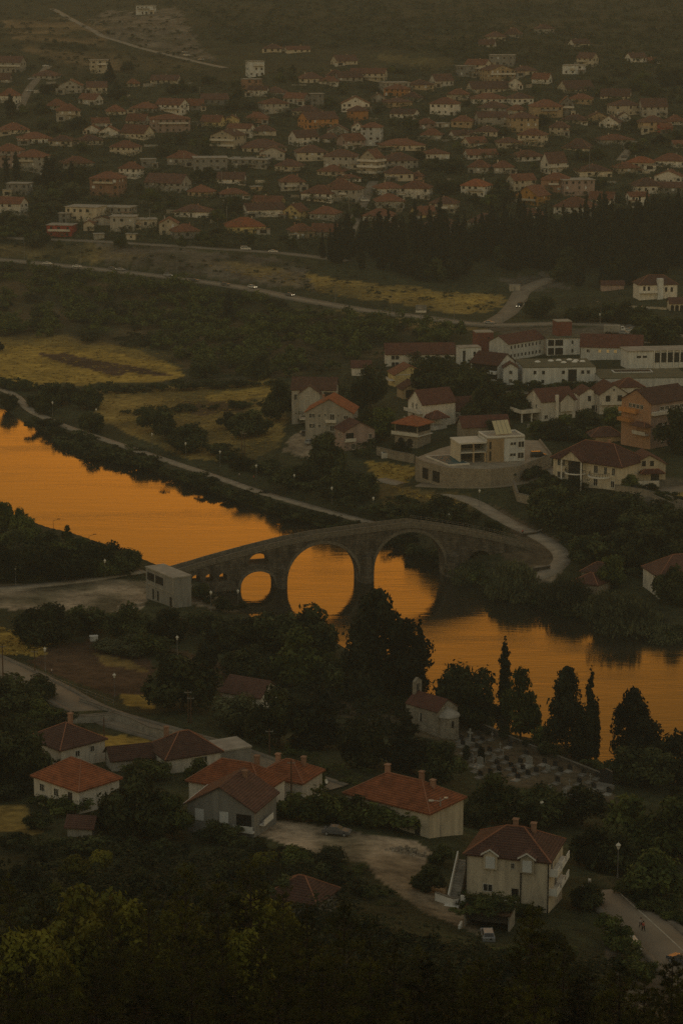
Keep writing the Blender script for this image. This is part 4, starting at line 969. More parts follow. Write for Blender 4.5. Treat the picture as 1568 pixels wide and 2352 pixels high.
parts_box(o,'parapet',M['white'],(-W/2,W/2,-D/2,-D/2+.25,7.183,7.6),(-W/2,W/2,D/2-.25,D/2,7.183,7.6),(-W/2,-W/2+.25,-D/2+.253,D/2-.253,7.183,7.6),(W/2-.25,W/2,-D/2+.253,D/2-.253,7.183,7.6))
x0=-W/2-8.2; x1=-W/2-.1
parts_box(o,'wing_wall',M['w_c'],(x0,x1,1.6,D/2+1,0,5.6),(x0,x0+.35,-D/2+.6,1.59,0,5.6)); parts_box(o,'wing_glass',M['glass'],(x0+.4,x1-.2,1.5,1.58,.1,2.7),(x0+.4,x1-.2,1.5,1.58,3.2,5.5)); 
parts_box(o,'wing_roof',M['trim'],(x0-.2,x1,-D/2+.3,D/2+1.1,5.603,6.0)); parts_box(o,'wing_floor',M['trim'],(x0+.4,x1,-D/2+.6,1.49,2.85,3.1)); parts_box(o,'column',M['w_n'],(x1-.5,x1-.05,-D/2+.6,-D/2+1.05,0,2.84)); parts_box(o,'column',M['w_n'],(x0+4,x0+4.45,-D/2+.6,-D/2+1.05,0,2.84)); parts_box(o,'column',M['w_n'],(x0+4,x0+4.45,-D/2+.6,-D/2+1.05,3.103,5.6))
b=MB(); ang=R(48)
b.box(-2.6,2.6,-.06,.06,0,4.6); pn=b.obj('solar_collector',M['panel'],o,loc=(.4,-1.2,7.5)); pn.rotation_euler=(-R(38),0,R(10)); 
for x in (-1.3,0,1.3): MB().box(x-.05,x+.05,-.1,-.061,0,4.6).obj('collector_bar',M['metal'],pn)
# the white complex
def cx_(*a,**k): return CH(*a,**k)
cx_('school_wing',1166,829,-45,20.5,9.5,6.6,'G',2.6,'h','m','long two-storey white wing with two rows of small windows','building','two-row white wing',wins=[('f',-8.6+i*2.05,z,.75,1.15,'far') for i in range(9) for z in (4.9,1.7)])
o,W,D=cx_('school_wing',1255,817,-6,12.6,8,6.6,'L',0,'h','g','white flat-roofed block with dark two-floor porch right of the long wing','building',wins=[('f',3.4,5,.7,1.3,'far'),('f',3.4,1.8,.7,1.3,'far')]); parts_box(o,'porch_opening',M['dark'],(-W/2+.4,-.2,-D/2-.05,-D/2+.02,.3,2.9),(-W/2+.4,-.2,-D/2-.05,-D/2+.02,3.7,6.0)); parts_box(o,'column',M['white'],(-3.6,-3.3,-D/2-.3,-D/2-.06,.2,6.3))
cx_('school_wing',1472,827,9,22.5,9,4.9,'G',3.9,'h','m','white hall with maroon roof and small lit windows','building','hall with lit windows',wins=[('f',-8.5,3,1.2,1.2,'near'),('f',-4.2,3,1.1,1.2,'lit'),('f',-1.2,3,1.1,1.2,'lit'),('f',1.6,3,1.1,1.2,'lit'),('f',4.6,3,1.2,1.2,'near'),('f',7.4,2,1.3,3.4,'shut')])
o,W,D=cx_('school_wing',1142,880,37,11.4,11,6.6,'G',3.3,'h','m','white hall with maroon roof and big blank right gable','building','blank-gabled white hall',wins=[]); parts_box(o,'balcony',M['w_h'],(0,W/2,-D/2-1.6,-D/2-.01,3.2,4.2),(0,W/2,-D/2-1.6,-D/2-.01,.0,1.)); parts_box(o,'painted_balcony_shade',M['dark'],(-W/2+.5,W/2-.2,-D/2-.06,-D/2+.02,1.2,6.2))  # dark sheet on the wall paints in the shade behind the balconies
o,W,D=cx_('school_wing',1200,886,-4,25.5,19,6.2,'L',0,'h','g','long white block with green flat roof and skylight domes','building','green-roofed white block',ov=.02,wins=[('f',x,z,1,1.2,'far') for x,z in ((-8.6,4.6),(-5.6,4.6),(-8.6,1.4),(-5.8,1.4),(1.4,4.6),(1.4,1.6),(8.2,4.6),(10.2,4.6))]+[('f',4.6,3.4,3.,4.4,'far')])
for x,y in ((-6,2),(-1,4),(2,5),(6,6),(8,4),(3,0),(7,1),(10,2)):
    MB().lathe([(1.1,6.49),(1.0,6.7),(.6,6.95),(.0,7.02)],10,x,y).obj('skylight',M['white'],o)
cx_('school_wing',1188,884,0,5,5,6.2,'F',1.6,'h','m','small white gabled bay with two stacked windows','building',wins=[('f',0,4.4,1.2,1.4),('f',0,1.4,1.2,1.4)])
o,W,D=cx_('school_wing',1378,893,-4,31,20,3.4,'L',0,'h','g','low white block with broad green roof around a sunken court','building','low green-roofed block',ov=.02,wins=[('f',-13,1.6,1,1.2,'far'),('f',-8,1.4,1.6,1.2,'far'),('f',-4,1.4,1.6,1.2,'far')]); parts_box(o,'court',M['w_h'],(-9,5,1,6,3.69,3.95)); parts_box(o,'court_floor',M['dark'],(-8.5,4.5,1.5,5.5,3.953,3.97))
o,W,D=cx_('school_wing',1440,848,-8,27,10,6.4,'L',0,'h','f','white wing with tall dark windows between white piers','building','tall-windowed white wing',wins=[('f',-9.4,4.4,1.6,.8,'far'),('f',-7.2,4.4,1.6,.8,'far')]+[('f',-2.6+i*2.4,4.,1.9,3.6,'far') for i in range(7)])
for i in range(8): parts_box(o,'pier',M['white'],(-3.95+i*2.4,-3.65+i*2.4,-D/2-.5,-D/2-.08,.5,6.7))
for (u,v,W,D,h,lab) in ((1092,815,6.8,6,8.4,'brick-red tower block at the left end of the white complex'),(1276,812,6,6,12,'brick-red tower block behind the white complex')):
    cx_('stair_tower',u,v,-10,W,D,h,'L',0,M['rust'],M['r_f'],lab,'tower',lab.split(' at')[0] if ' at' in lab else None,ov=.03,wins=[('f',1.5,h-2,.7,.7,'far')] if h<9 else [])
cx_('school_wing',1056,838,-12,8,6,6.2,'L',0,'h','f','narrow white flat-roofed block left of the red tower','building',wins=[('f',1.5,4,.9,1.6,'far'),('f',-2.5,3,1,4.5,'far')],ov=.1)
# right middle
o,W,D=CH('house',1243,968,-25,12.4,10.4,6.6,'G',3.3,'w','m','white house with gabled bay, tall chimney and wide left terrace','house','white terrace house',wins=[('l',-2,4.6,1,1.8),('l',1.6,4.4,1,1.4),('f',1.2,4.7,1.3,1.5),('f',4.4,4.8,1.4,1.5),('f',-4.6,1.3,1.3,1.4),('f',.4,1.2,1.5,1),('f',4.4,1.2,1.4,1)])
MB().box(-1.4,-.5,-D/2-.9,-D/2-.01,0,8.3).obj('chimney_stack',M['w_w'],o); b=body(4.8,1,6.6,2.1,'F',2.8); b.obj('bay',M['w_w'],o,loc=(2.6,-D/2-.5,0)); gable_roof(4.8,4,6.6,2.1,.3,'y').obj('bay_roof',M['r_m'],o,loc=(2.6,-D/2+.9,0)); parts_box(o,'terrace',M['w_w'],(-W/2-7,-W/2-.01,-D/2+1,D/2-2,2.8,3.1),(-W/2-7,-W/2-6.85,-D/2+1,D/2-2,3.103,4.),(-W/2-6.84,-W/2-.01,-D/2+1,-D/2+1.15,3.103,4.),(-W/2-6.5,-W/2-6.1,-D/2+1.5,-D/2+1.9,-2,2.79),(-W/2-3,-W/2-2.6,-D/2+1.5,-D/2+1.9,-2,2.79))
o,W,D=CH('house',1376,952,-12,9.4,11,6.8,'F',3.,'w','m','pale house with front gable and two tall balcony doors','house','pale double-door gable house',wins=[('f',-2,4.8,1.5,2.6,'far'),('f',2,4.8,1.5,2.6,'far'),('f',0,8,.7,.8),('l',-3,4.8,1.1,2,'far'),('l',2,1.4,1,2,'far')]); parts_box(o,'balcony',M['trim'],(-W/2+.2,W/2,-D/2-1.2,-D/2-.07,3.2,3.4),(-W/2+.2,W/2,-D/2-1.2,-D/2-1.1,3.403,4.3))
CH('house',1330,948,-12,6.5,8,6.2,'F',2.,'w','m','pale gabled wing left of the double-door gable house',wins=[('f',0,4.6,1,1.8,'far'),('f',1.4,1.4,1,1.8,'far')])
CH('house',1418,908,-8,9,8,3,'H',2.3,'w','m','maroon hip roof between the pale gable house and the complex',wins=[])
CH('house',1358,1020,-8,9.5,6,2.6,'H',2.1,'n','n','low double-hipped brown roof left of the orange flats',wins=[])
o,W,D=CH('apartment_block',1492,1032,-38,17,12.5,14,'G',3.6,'p','n','orange apartment building with stacked corner balconies','apartment block','orange flats',wins=[('f',-3.4,z,1.4,1.5,'shut') for z in (6.6,2.4)]+[('f',-4+i*2.1,12.,1.8,1.2,'near') for i in range(6)]+[('l',x,9.2,.9,1.8) for x in (2,-1.4)]+[('l',4,6,1,1.4),('l',-4,12,1.2,1.4,'shut')],base=-6)
g=MB(); g.box(-W/2-.07,-W/2+.02,-D/2,D/2,-5,14); g.face([(-W/2-.07,D/2,14),(-W/2-.07,-D/2,14),(-W/2-.07,0,17.3)]); g.obj('orange_end_wall',M['orange_brick'],o)
parts_box(o,'balcony',M['w_o'],(-W/2-1.5,-W/2-.08,-1,D/2,10.2,11.4)); parts_box(o,'balcony',M['w_w'],(-W/2-2,-W/2-.08,-D/2+.5,-D/2+6,4.2,4.4),(-W/2-2,-W/2-1.9,-D/2+.5,-D/2+6,4.403,5.3)); parts_box(o,'balcony',M['w_o'],(-W/2-2,-W/2-.08,1,D/2,7.4,8.4)); parts_box(o,'balcony',M['w_w'],(-W/2,W/2,-D/2-1.3,-D/2-.07,10.3,11.3),(2,W/2,-D/2-1.3,-D/2-.07,6.6,7.5))
b=hip_roof(6,3,0,1,.3); po=b.obj('porch_roof',[M['r_n'],M['cap']],o,loc=(-W/2-1.2,-D/2+3,7.2)); po.rotation_euler=(0,0,math.pi/2)
for i in range(4): window(o,'l',-D/2+9.6-D/2+1.6+i*1.6-1.2,12.3,1.3,1.3,W+.16,D,'near')
# mansion
o,W,D=CH('mansion',1424,1128,38,22.5,13,7.4,'H',4.4,'c','m','large cream mansion with maroon hip roof, glazed bay and curved balconies','mansion','cream mansion',base=-6,ov=.8,wins=[('f',-9.3,5.8,1.1,2.1),('f',-7.8,5.8,.9,2.1),('f',-9.3,2.2,1.1,1.9),('f',-7.8,2.2,.9,1.9),('f',3,5.2,1.4,2.4),('f',6.2,5.2,1,2.4),('f',8.8,5.2,1,2.4),('f',3,1.6,1.4,2.4),('f',8.6,1.6,1.2,2)],chims=[(2,2,11)])
MB().lathe([(2.2,-2),(2.2,7.6)],14,-3.6,-D/2,a0=math.pi,a1=2*math.pi).obj('glazed_bay',M['glass'],o)
b=body(7,2.4,7.6,2.6,'F',7.3); b.obj('portico_gable',M['w_c'],o,loc=(-3.6,-D/2-1.4,0)); gable_roof(7,5,7.6,2.6,.3,'y').obj('portico_roof',M['r_m'],o,loc=(-3.6,-D/2-.2,0))
for x in (-6.9,-.4): MB().tube((x,-D/2-2.4,-2),(x,-D/2-2.4,7.4),.22,n=8).obj('column',M['white'],o)
def curved(z,r,x,w): return MB().lathe([(r,z),(r,z+.35),(r-.3,z+.35),(r-.3,z)],16,x,-D/2,a0=math.pi,a1=2*math.pi)
curved(3.3,3.2,-3.6,0).obj('balcony',M['white'],o); curved(3.3,3.4,4.4,0).obj('balcony',M['white'],o)
for x in (-3.6,4.4):
    b=MB()
    for i in range(13): t=math.pi+math.pi*i/12; b.tube((x+3.1*math.cos(t),-D/2+3.1*math.sin(t),3.6),(x+3.1*math.cos(t),-D/2+3.1*math.sin(t),4.5),.04,n=4)
    b.lathe([(3.13,4.5),(3.13,4.58),(3.05,4.58),(3.05,4.5)],16,x,-D/2,a0=math.pi,a1=2*math.pi); b.obj('balustrade',M['dark'],o)
o2,W2,D2=CH('house',1450,1110,-6,9.6,9,5.6,'F',2.6,'c','m','cream gabled wing with two arched attic windows right of the mansion','house',wins=[('f',1.8,1.2,2.4,2.6,'far'),('f',-1.5,5.6,1.1,1.5,'far'),('f',.8,5.6,1.1,1.5,'far')]); b=hip_roof(6.5,2.6,0,.8,.3); b.obj('porch_roof',[M['r_m'],M['cap']],o2,loc=(.6,-D2/2-1,3.4)); parts_box(o2,'terrace',M['w_w'],(-W2/2-4,2,-D2/2-4.6,-D2/2-4.3,-3,1.5))
# right edge and bridge end
CH('house',1512,1376,-14,15,11,5.8,'H',3.8,'w','n','white house with brown hip roof at the right edge by the willows','house','brown-roofed riverside house',wins=[('f',-4.5,4.2,1.6,1.6,'near'),('f',0,4.2,1.2,1.6,'near'),('f',-3.5,1,1.2,2,'far')])
o,W,D=CH('house',1370,1368,36,6.8,6.4,2.9,'H',1.9,M['stone_l'],'m','small stone house with maroon hip roof by the riverside path','house','small stone riverside house',wins=[('f',1.5,1.4,.5,.9),('r',-1,1.4,.7,.9),('r',1.5,1.4,.7,.9)])
CH('house',1404,1338,25,8,6,2.4,'H',1.8,M['stone_l'],'n','low brown-roofed house behind the small stone one',wins=[('f',0,1.4,1,.9,'far'),('f',2.4,1.4,.8,.9,'far')])
o,W,D=CH('house',1466,690,-8,17,10,7,'H',3.4,'w','n','white villa with pale stair tower and balcony above the car park','house','villa with pale tower',wins=[('f',-6.2,5,1.,2,'far'),('f',-4.2,5,1,2,'far'),('f',3.5,4.5,1,2,'far'),('f',6,4.5,1,2,'far')])
MB().box(-.6,1.8,-D/2-1.6,-D/2+1,-1,9.4).obj('stair_tower',M['w_h'],o); parts_box(o,'balcony',M['white'],(-W/2,-.7,-D/2-1.6,-D/2-.07,3.2,3.4),(-W/2,-.7,-D/2-1.6,-D/2-1.5,3.403,4.3))
o,W,D=CH('house',1537,714,-4,14,6,3.4,'G',2.,'c','n','arcaded low building with brown roof right of the tower villa','house',wins=[])
for i in range(7):
    x=-6+i*2.0; b=MB(); b.face([(x+.75*math.cos(t),-D/2-.05,1.7+.75*math.sin(t)) for t in [math.pi*k/8 for k in range(9)]][::-1]+[]); b.face([(x-.75,-D/2-.05,0),(x+.75,-D/2-.05,0),(x+.75,-D/2-.05,1.7),(x-.75,-D/2-.05,1.7)]); b.obj('arch',M['dark'],o)
CH('shed',1432,664,0,10,5,2.2,'G',1.4,'p','m','low maroon-roofed shed left of the tower villa','shed',wins=[])
# concrete shell building by the bridge
o,W,D=CH('building',399,1397,-33,4.9,13.6,7.2,'L',0,'d','f','bare grey concrete building with strip windows beside the bridge','building','bare concrete building',wins=[],ov=.12)
parts_box(o,'window',M['dark'],(-W/2-.05,-W/2+.02,-D/2+5.0,-D/2+8.6,4.4,6.3)); parts_box(o,'window',M['dark'],(-W/2-.05,-W/2+.02,-D/2+9.2,-D/2+12.8,4.4,6.3)); parts_box(o,'door',M['dark'],(-W/2-.05,-W/2+.02,-D/2+.8,-D/2+1.8,.1,2.4)); parts_box(o,'door',M['dark'],(-W/2-.05,-W/2+.02,-D/2+7.2,-D/2+8.,.1,2.6)); parts_box(o,'door',M['dark'],(-W/2-.05,-W/2+.02,-D/2+9.6,-D/2+10.3,.1,2.6)); parts_box(o,'frame_post',M['concrete'],(-W/2-.12,-W/2+.1,-D/2-.12,-D/2+.2,0,7.2),(-W/2-.12,-W/2-.003,-D/2+8.75,-D/2+9.05,0,7.2),(-W/2-.12,-W/2-.003,-D/2+.25,D/2,3.3,3.6))
# chapel
p=at(1003,1692)
o,W,D=CH('chapel',1003,1692,46,8.6,5.8,5.2,'G',2.,M['stone_c'],'m','stone chapel with maroon roof, bell gable and rounded apse in the graveyard','chapel','stone chapel',wins=[],base=-2,ov=.15)
for x,y,nx_ in ((-.2,-D/2-.05,0),): parts_box(o,'window',M['dark'],(x-.2,x+.2,y,y+.06,2.2,3.8)); parts_box(o,'window_surround',M['trim'],(x-.38,x-.21,y-.01,y+.06,2.1,3.9))
MB().lathe([(2.3,-2),(2.3,3.9)],14,W/2,0,a0=-math.pi/2,a1=math.pi/2).obj('apse',M['stone_c'],o); MB().lathe([(2.55,3.85),(2.4,4.15),(0.05,5.6)],14,W/2,0,a0=-math.pi/2,a1=math.pi/2).obj('apse_roof',M['concrete'],o)
parts_box(o,'window',M['dark'],(W/2+2.05,W/2+2.34,-.95,-.55,1.9,3.2)); MB().lathe([(2.9,-2),(2.9,.25)],14,W/2,0,a0=-math.pi/2,a1=math.pi/2).obj('plinth',M['stone_c'],o)
b=MB(); b.box(-W/2-.1,-W/2+.55,-1,-.45,6.2,8.6).box(-W/2-.1,-W/2+.55,.45,1,6.2,8.6).box(-W/2-.1,-W/2+.55,-1,1,8.603,9.1).box(-W/2-.1,-W/2+.55,-1.1,1.1,5.6,6.19); b.face([(-W/2-.1,-1,9.1),(-W/2-.1,1,9.1),(-W/2-.1,0,9.9)]); b.face([(-W/2+.55,1,9.1),(-W/2+.55,-1,9.1),(-W/2+.55,0,9.9)]); b.face([(-W/2-.1,-1,9.1),(-W/2-.1,0,9.9),(-W/2+.55,0,9.9),(-W/2+.55,-1,9.1)]); b.face([(-W/2-.1,1,9.1),(-W/2+.55,1,9.1),(-W/2+.55,0,9.9),(-W/2-.1,0,9.9)]); bg_=b.obj('bell_gable',M['stone_c'],o); MB().lathe([(.05,8.3),(.2,8.1),(.28,7.5),(.4,7.2)],8,-W/2+.2,0).obj('bell',M['granite'],bg_)
# ------------------------------------------------------------------ the stone bridge
BR=root('stone_bridge',(5.5,600,0),R(15))
def fill(name, outer, holes, y0, y1, m, parent, loc=None):
    """flat outline in x/z with holes, thick from y0 to y1"""
    cu=bpy.data.curves.new('c','CURVE'); cu.dimensions='2D'; cu.fill_mode='BOTH'; cu.extrude=(y1-y0)/2
    for lp in [outer]+holes:
        sp=cu.splines.new('POLY'); sp.points.add(len(lp)-1); sp.use_cyclic_u=True
        for q,(x,z) in zip(sp.points,lp): q.co=(x,z,0,1)
    tmp=bpy.data.objects.new('t',cu); COL.objects.link(tmp); dg=bpy.context.evaluated_depsgraph_get()
    me=bpy.data.meshes.new_from_object(tmp.evaluated_get(dg)); bpy.data.objects.remove(tmp)
    me.transform(Matrix.Translation((0,(y0+y1)/2,0)) @ Matrix.Rotation(math.pi/2,4,'X'))
    me.materials.clear(); me.materials.append(m); me.name=name
    return obj(name,me,parent,loc)
def arch(cx, zc, r, bottom, n=28, squash=1.):
    return [(cx-r,bottom)]+[(cx-r*math.cos(math.pi*i/n), zc+r*squash*math.sin(math.pi*i/n)) for i in range(n+1)]+[(cx+r,bottom)]
TOPP=[(-52,4.6),(-49,5.2),(-44,6.3),(-39.5,7.4),(-30,9.4),(-20.4,11.2),(-13,12.2),(-6.6,12.7),(0,13.2),(8,13.7),(13,13.95),(20,12.6),(27,11.1),(34,9.4),(41,7.3),(46,5.6)]
def topz(x): return float(np.interp(x,[a for a,b in TOPP],[b for a,b in TOPP]))
outer=[(-52,-3)]+TOPP+[(46,-3)]
holes=[arch(-10.45,1.3,9.45,-2.2),arch(12.45,2.9,9.5,-2.2),arch(-27.45,.7,4.5,-2.0,20,.86),[(-29.9,6.6)]+[(-27.25-2.65*math.cos(math.pi*i/14),6.7+2.5*math.sin(math.pi*i/14)) for i in range(15)]+[(-24.6,6.6)],
       arch(31.4,3.2,3.2,1.2,16)]+[arch(x,3.6,1.05,2.6,10) for x in (-36.5,-40,-43.4)]
fill('bridge_body',outer,holes,0,5.2,M['stone'],BR)
for lp,nm in zip(holes[:3],('a','b','c')):
    inner=lp[1:-1]; cx=sum(x for x,z in inner)/len(inner); zc=min(z for x,z in inner)
    out=[(cx+(x-cx)*(1+.75/abs(inner[0][0]-cx)), zc+(z-zc)*(1+.75/abs(inner[0][0]-cx))) for x,z in inner]
    fill('arch_ring',out+inner[::-1],[],-.14,-.004,M['stone_l'] if 0 else mat('arch_stone_'+nm,(.15,.13,.10),var=.35,scale=1.5),BR)
def band(zo, h, y0, y1, nm, m, a=-50, c_=45):
    xs=np.linspace(a,c_,80); fill(nm,[(x,topz(x)+zo) for x in xs]+[(x,topz(x)+zo+h) for x in xs[::-1]],[],y0,y1,m,BR)
PST=mat('parapet_stone',(.155,.135,.105),var=.35,scale=1.2,bump=.3)
band(.004,.95,0,.4,'parapet',PST); band(.004,.95,4.8,5.2,'parapet',PST); band(-.35,.28,-.16,-.004,'string_course',PST); band(.96,.12,-.06,.46,'coping',M['trim'] if 0 else PST)
for (x0,x1,zt) in ((-.95,2.85,8.0),(-22.85,-20.0,6.4),(22.1,26.4,6.8)):
    b=MB(); xm=(x0+x1)/2
    b.prism([(x0,-.004),(xm-.6,-2.1),(xm+.6,-2.1),(x1,-.004)],-2.5,zt-1.2); b.v+= [(x0,-.004,zt-1.2),(xm-.6,-2.1,zt-1.2),(xm+.6,-2.1,zt-1.2),(x1,-.004,zt-1.2),(xm,-.004,zt)]; k=len(b.v)-5
    for f in ((0,1,4),(1,2,4),(2,3,4)): b.f.append(tuple(k+i for i in f)); b.m.append(0)
    b.obj('cutwater',M['stone'],BR)
b=MB(); xs=np.linspace(14,44,22)
for x in xs: b.tube((x,5.0,topz(x)+.9),(x,5.0,topz(x)+1.9),.035,n=4)
for i in range(21):
    for dz in (1.45,1.88): b.tube((xs[i],5.0,topz(xs[i])+dz),(xs[i+1],5.0,topz(xs[i+1])+dz),.03,n=4)
b.obj('railing',M['metal'],BR)
note(BR,830,1290,'bridge',label='old dark stone bridge with two large arches spanning the orange river'); landmark('old stone bridge',830,1285)

# ------------------------------------------------------------------ vegetation prototypes
def cloud(blobs, n, size, seed, droop=0., flat=.0):
    """n leaf-clump quads spread over and inside ball-shaped boughs (x, y, z, r)"""
    g=np.random.default_rng(seed); B=np.array(blobs); w=B[:,3]**2; i=g.choice(len(B),n,p=w/w.sum())
    d=g.normal(size=(n,3)); d/=np.linalg.norm(d,axis=1,keepdims=True)
    rr=B[i,3:4]*(1-.55*g.random((n,1))**2.2)*(1+.12*g.normal(size=(n,1)))
    c=B[i,:3]+d*rr*np.array([1,1,.85])
    nr=d+g.normal(size=(n,3))*.5; nr/=np.linalg.norm(nr,axis=1,keepdims=True)
    t=np.cross(nr,g.normal(size=(n,3))); t/=np.linalg.norm(t,axis=1,keepdims=True); bt=np.cross(nr,t)
    if droop: t=t*(1-droop)+np.array([0,0,-1])*droop; t/=np.linalg.norm(t,axis=1,keepdims=True)
    s=size*(.55+.9*g.random((n,1))); s2=s*(.35 if droop else .62)
    return np.stack([c-t*s,c+bt*s2*.9-t*s*.1,c+t*s,c-bt*s2-t*s*.05],1)
def leaf_mesh(name, q, m):
    return mesh_np(name, q.reshape(-1,3), np.arange(len(q)*4).reshape(-1,4), [m])
def trunk_mesh(name, h, r, lean=0, limbs=4, seed=0, spread=.3):
    g=random.Random(seed); b=MB(); x=y=0; z=-.6; p=(0,0,-.6); n=5
    pts=[(g.uniform(-1,1)*lean*i/n*h,g.uniform(-1,1)*lean*i/n*h,-.6+(h+.6)*i/n) for i in range(n+1)]
    for i in range(n): b.tube(pts[i],pts[i+1],r*(1-.75*i/n),r*(1-.75*(i+1)/n),7)
    for k in range(limbs):
        i=g.randint(2,n-1); a=g.uniform(0,6.28); L=h*spread*g.uniform(.6,1.1); q=pts[i]
        b.tube(q,(q[0]+L*math.cos(a),q[1]+L*math.sin(a),q[2]+L*.8),r*.4*(1-.5*i/n),r*.08,5)
    return b.mesh(name, M['bark'])
def bl_round(seed, n=17, rx=.38, rz=.40, zc=.50, rb=.18, top=0.):
    g=np.random.default_rng(seed); out=[(0,0,zc,.24)]
    for i in range(n):
        d=g.normal(size=3); d/=np.linalg.norm(d); d[2]=abs(d[2])*1.25-.5 if i%3 else -abs(d[2])*.8
        out.append((d[0]*rx*g.uniform(.6,1),d[1]*rx*g.uniform(.6,1),zc+d[2]*rz*g.uniform(.7,1.05),rb*g.uniform(.6,1.15)))
    return out
def bl_cone(seed, n=26, r0=.22, z0=.1, pw=.9, jit=.5):
    g=np.random.default_rng(seed); out=[]
    for i in range(n):
        t=(i+.5)/n; z=z0+(1-z0)*t*.97; R_=r0*(1-t)**pw+.012; a=g.uniform(0,6.28); q=R_*g.uniform(.2,.85)
        out.append((q*math.cos(a),q*math.sin(a),z,max(.022,R_*g.uniform(.45,.45+jit))))
    return out
def bl_cyp(seed):
    g=np.random.default_rng(seed); out=[]
    for i in range(24):
        t=(i+.5)/24; z=.07+.92*t; R_=.062*math.sin(math.pi*min(1,.28+t*.74))**.8+.006
        out.append((g.normal()*.012,g.normal()*.012,z,R_*g.uniform(.8,1.15)))
    return out
def bl_ragged(seed, n=20, r0=.30):
    g=np.random.default_rng(seed); out=[]
    for i in range(n):
        t=(i+.5)/n; z=.12+.84*t; env=r0*math.sin(math.pi*(.25+.72*t))**.9*(1.1-.45*t); a=g.uniform(0,6.28); q=env*g.uniform(.35,1.)
        out.append((q*math.cos(a),q*math.sin(a),z,(.085+.085*(1-t))*g.uniform(.75,1.3)))
    for t in (.3,.45,.6,.75,.88): out.append((0,0,.2+.75*t,.13*(1.05-t)))
    return out
def bl_shrub(seed):
    g=np.random.default_rng(seed); return [(g.normal()*.3,g.normal()*.3,.28+abs(g.normal())*.22,.28*g.uniform(.6,1.1)) for i in range(9)]
S10=lambda bl:[tuple(10*k for k in b) for b in bl]
PROTO={}
def proto(kind, leafm, crowns, trunks):
    PROTO[kind]=[(leaf_mesh('crown',c,M[leafm]),t) for c,t in zip(crowns,trunks)]
K3=range(3)
proto('broadleaf_tree','leaf_g',[cloud(S10(bl_round(10+k)),3400,.36,k) for k in K3],[trunk_mesh('trunk',5.5,.3,.03,5,k) for k in K3])
proto('dark_tree','leaf_d',[cloud(S10(bl_round(30+k,20,.40,.42,.48)),3600,.36,k+5) for k in K3],[trunk_mesh('trunk',5.2,.32,.03,5,k+9) for k in K3])
proto('olive_tree','leaf_o',[cloud(S10(bl_round(50+k,18,.40,.40,.48,.2)),3200,.36,k+8) for k in K3],[trunk_mesh('trunk',4.5,.28,.04,5,k+19) for k in K3])
proto('willow_tree','leaf_o',[cloud(S10(bl_round(60+k,18,.42,.42,.46,.2)),4600,.42,k+8,droop=.75) for k in K3],[trunk_mesh('trunk',5,.3,.05,6,k+29) for k in K3])
proto('conifer_tree','leaf_c',[cloud(S10(bl_cone(70+k)),2600,.34,k+12) for k in K3],[trunk_mesh('trunk',8,.25,.0,2,k+39,.1) for k in K3])
proto('cypress_tree','leaf_c',[cloud(S10(bl_cyp(80+k)),2600,.2,k+15) for k in K3],[trunk_mesh('trunk',8,.16,.0,0,k) for k in K3])
proto('cedar_tree','leaf_c',[cloud(S10(bl_ragged(90+k)),6000,.28,k+18) for k in K3],[trunk_mesh('trunk',8,.3,.01,5,k+49,.2) for k in K3])
proto('shrub','leaf_d',[cloud([tuple(3*i for i in b) for b in bl_shrub(100+k)],900,.2,k+21) for k in K3],[None]*3)
proto('green_shrub','leaf_g',[cloud([tuple(3*i for i in b) for b in bl_shrub(120+k)],900,.2,k+21) for k in K3],[None]*3)
proto('yellow_tree','leaf_y',[cloud(S10(bl_round(110+k,13,.3,.36,.56,.13)),4200,.26,k+25) for k in K3],[trunk_mesh('trunk',6,.25,.04,5,k+59) for k in K3])
# foreground pines: whorled boughs ending in bursts of needles
def pine(seed, H_=12.):
    g=np.random.default_rng(seed); b=MB(); tips=[]
    b.tube((0,0,-1),(0,0,H_*.6),.2,.1,7); b.tube((0,0,H_*.6),(0,0,H_*.98),.1,.025,6)
    z=2.0
    while z<H_*.96:
        f=1-z/H_; L=max(.5,3.6*f**.75)
        for k in range(5 if f>.15 else 4):
            a=g.uniform(0,6.28); l=L*g.uniform(.7,1.1); up=l*(.18+.5*(1-f))
            e=Vector((l*math.cos(a),l*math.sin(a),z+up)); m=Vector((0,0,z)).lerp(e,.55)+Vector((0,0,-.1*l))
            b.tube((0,0,z),m,.05,.03,4); b.tube(m,e,.03,.012,4); tips.append((e,(e-m).normalized()))
            for j in range(max(2,int(l*3.2))):
                t=g.uniform(.25,.95); q=Vector((0,0,z)).lerp(e,t); s=Vector((g.normal()*.55,g.normal()*.55,abs(g.normal())*.45))*(.35+.3*l/3)
                b.tube(q,q+s,.014,.007,3); tips.append((q+s,(s+Vector((0,0,.25))).normalized()))
        z+=g.uniform(.5,.8)
    tips.append((Vector((0,0,H_)),Vector((0,0,1))))
    P_=np.array([t[0] for t in tips]); Dn=np.array([t[1] for t in tips]); per=26
    n=len(P_)*per; c=np.repeat(P_,per,0); d=np.repeat(Dn,per,0)+g.normal(size=(n,3))*.62; d/=np.linalg.norm(d,axis=1,keepdims=True)
    L=.30*(.6+.6*g.random((n,1))); base=c-np.repeat(Dn,per,0)*g.random((n,1))*.35
    s=np.cross(d,g.normal(size=(n,3))); s/=np.linalg.norm(s,axis=1,keepdims=True); s*=.017
    return leaf_mesh('crown',np.stack([base-s,base+s,base+d*L+s*.5,base+d*L-s*.5],1),M['needle']), b.mesh('trunk',M['bark'])
PROTO['pine_tree']=[pine(200+k) for k in K3]
NAMES=dict(dark_tree='broadleaf_tree',yellow_tree='broadleaf_tree',green_shrub='shrub')
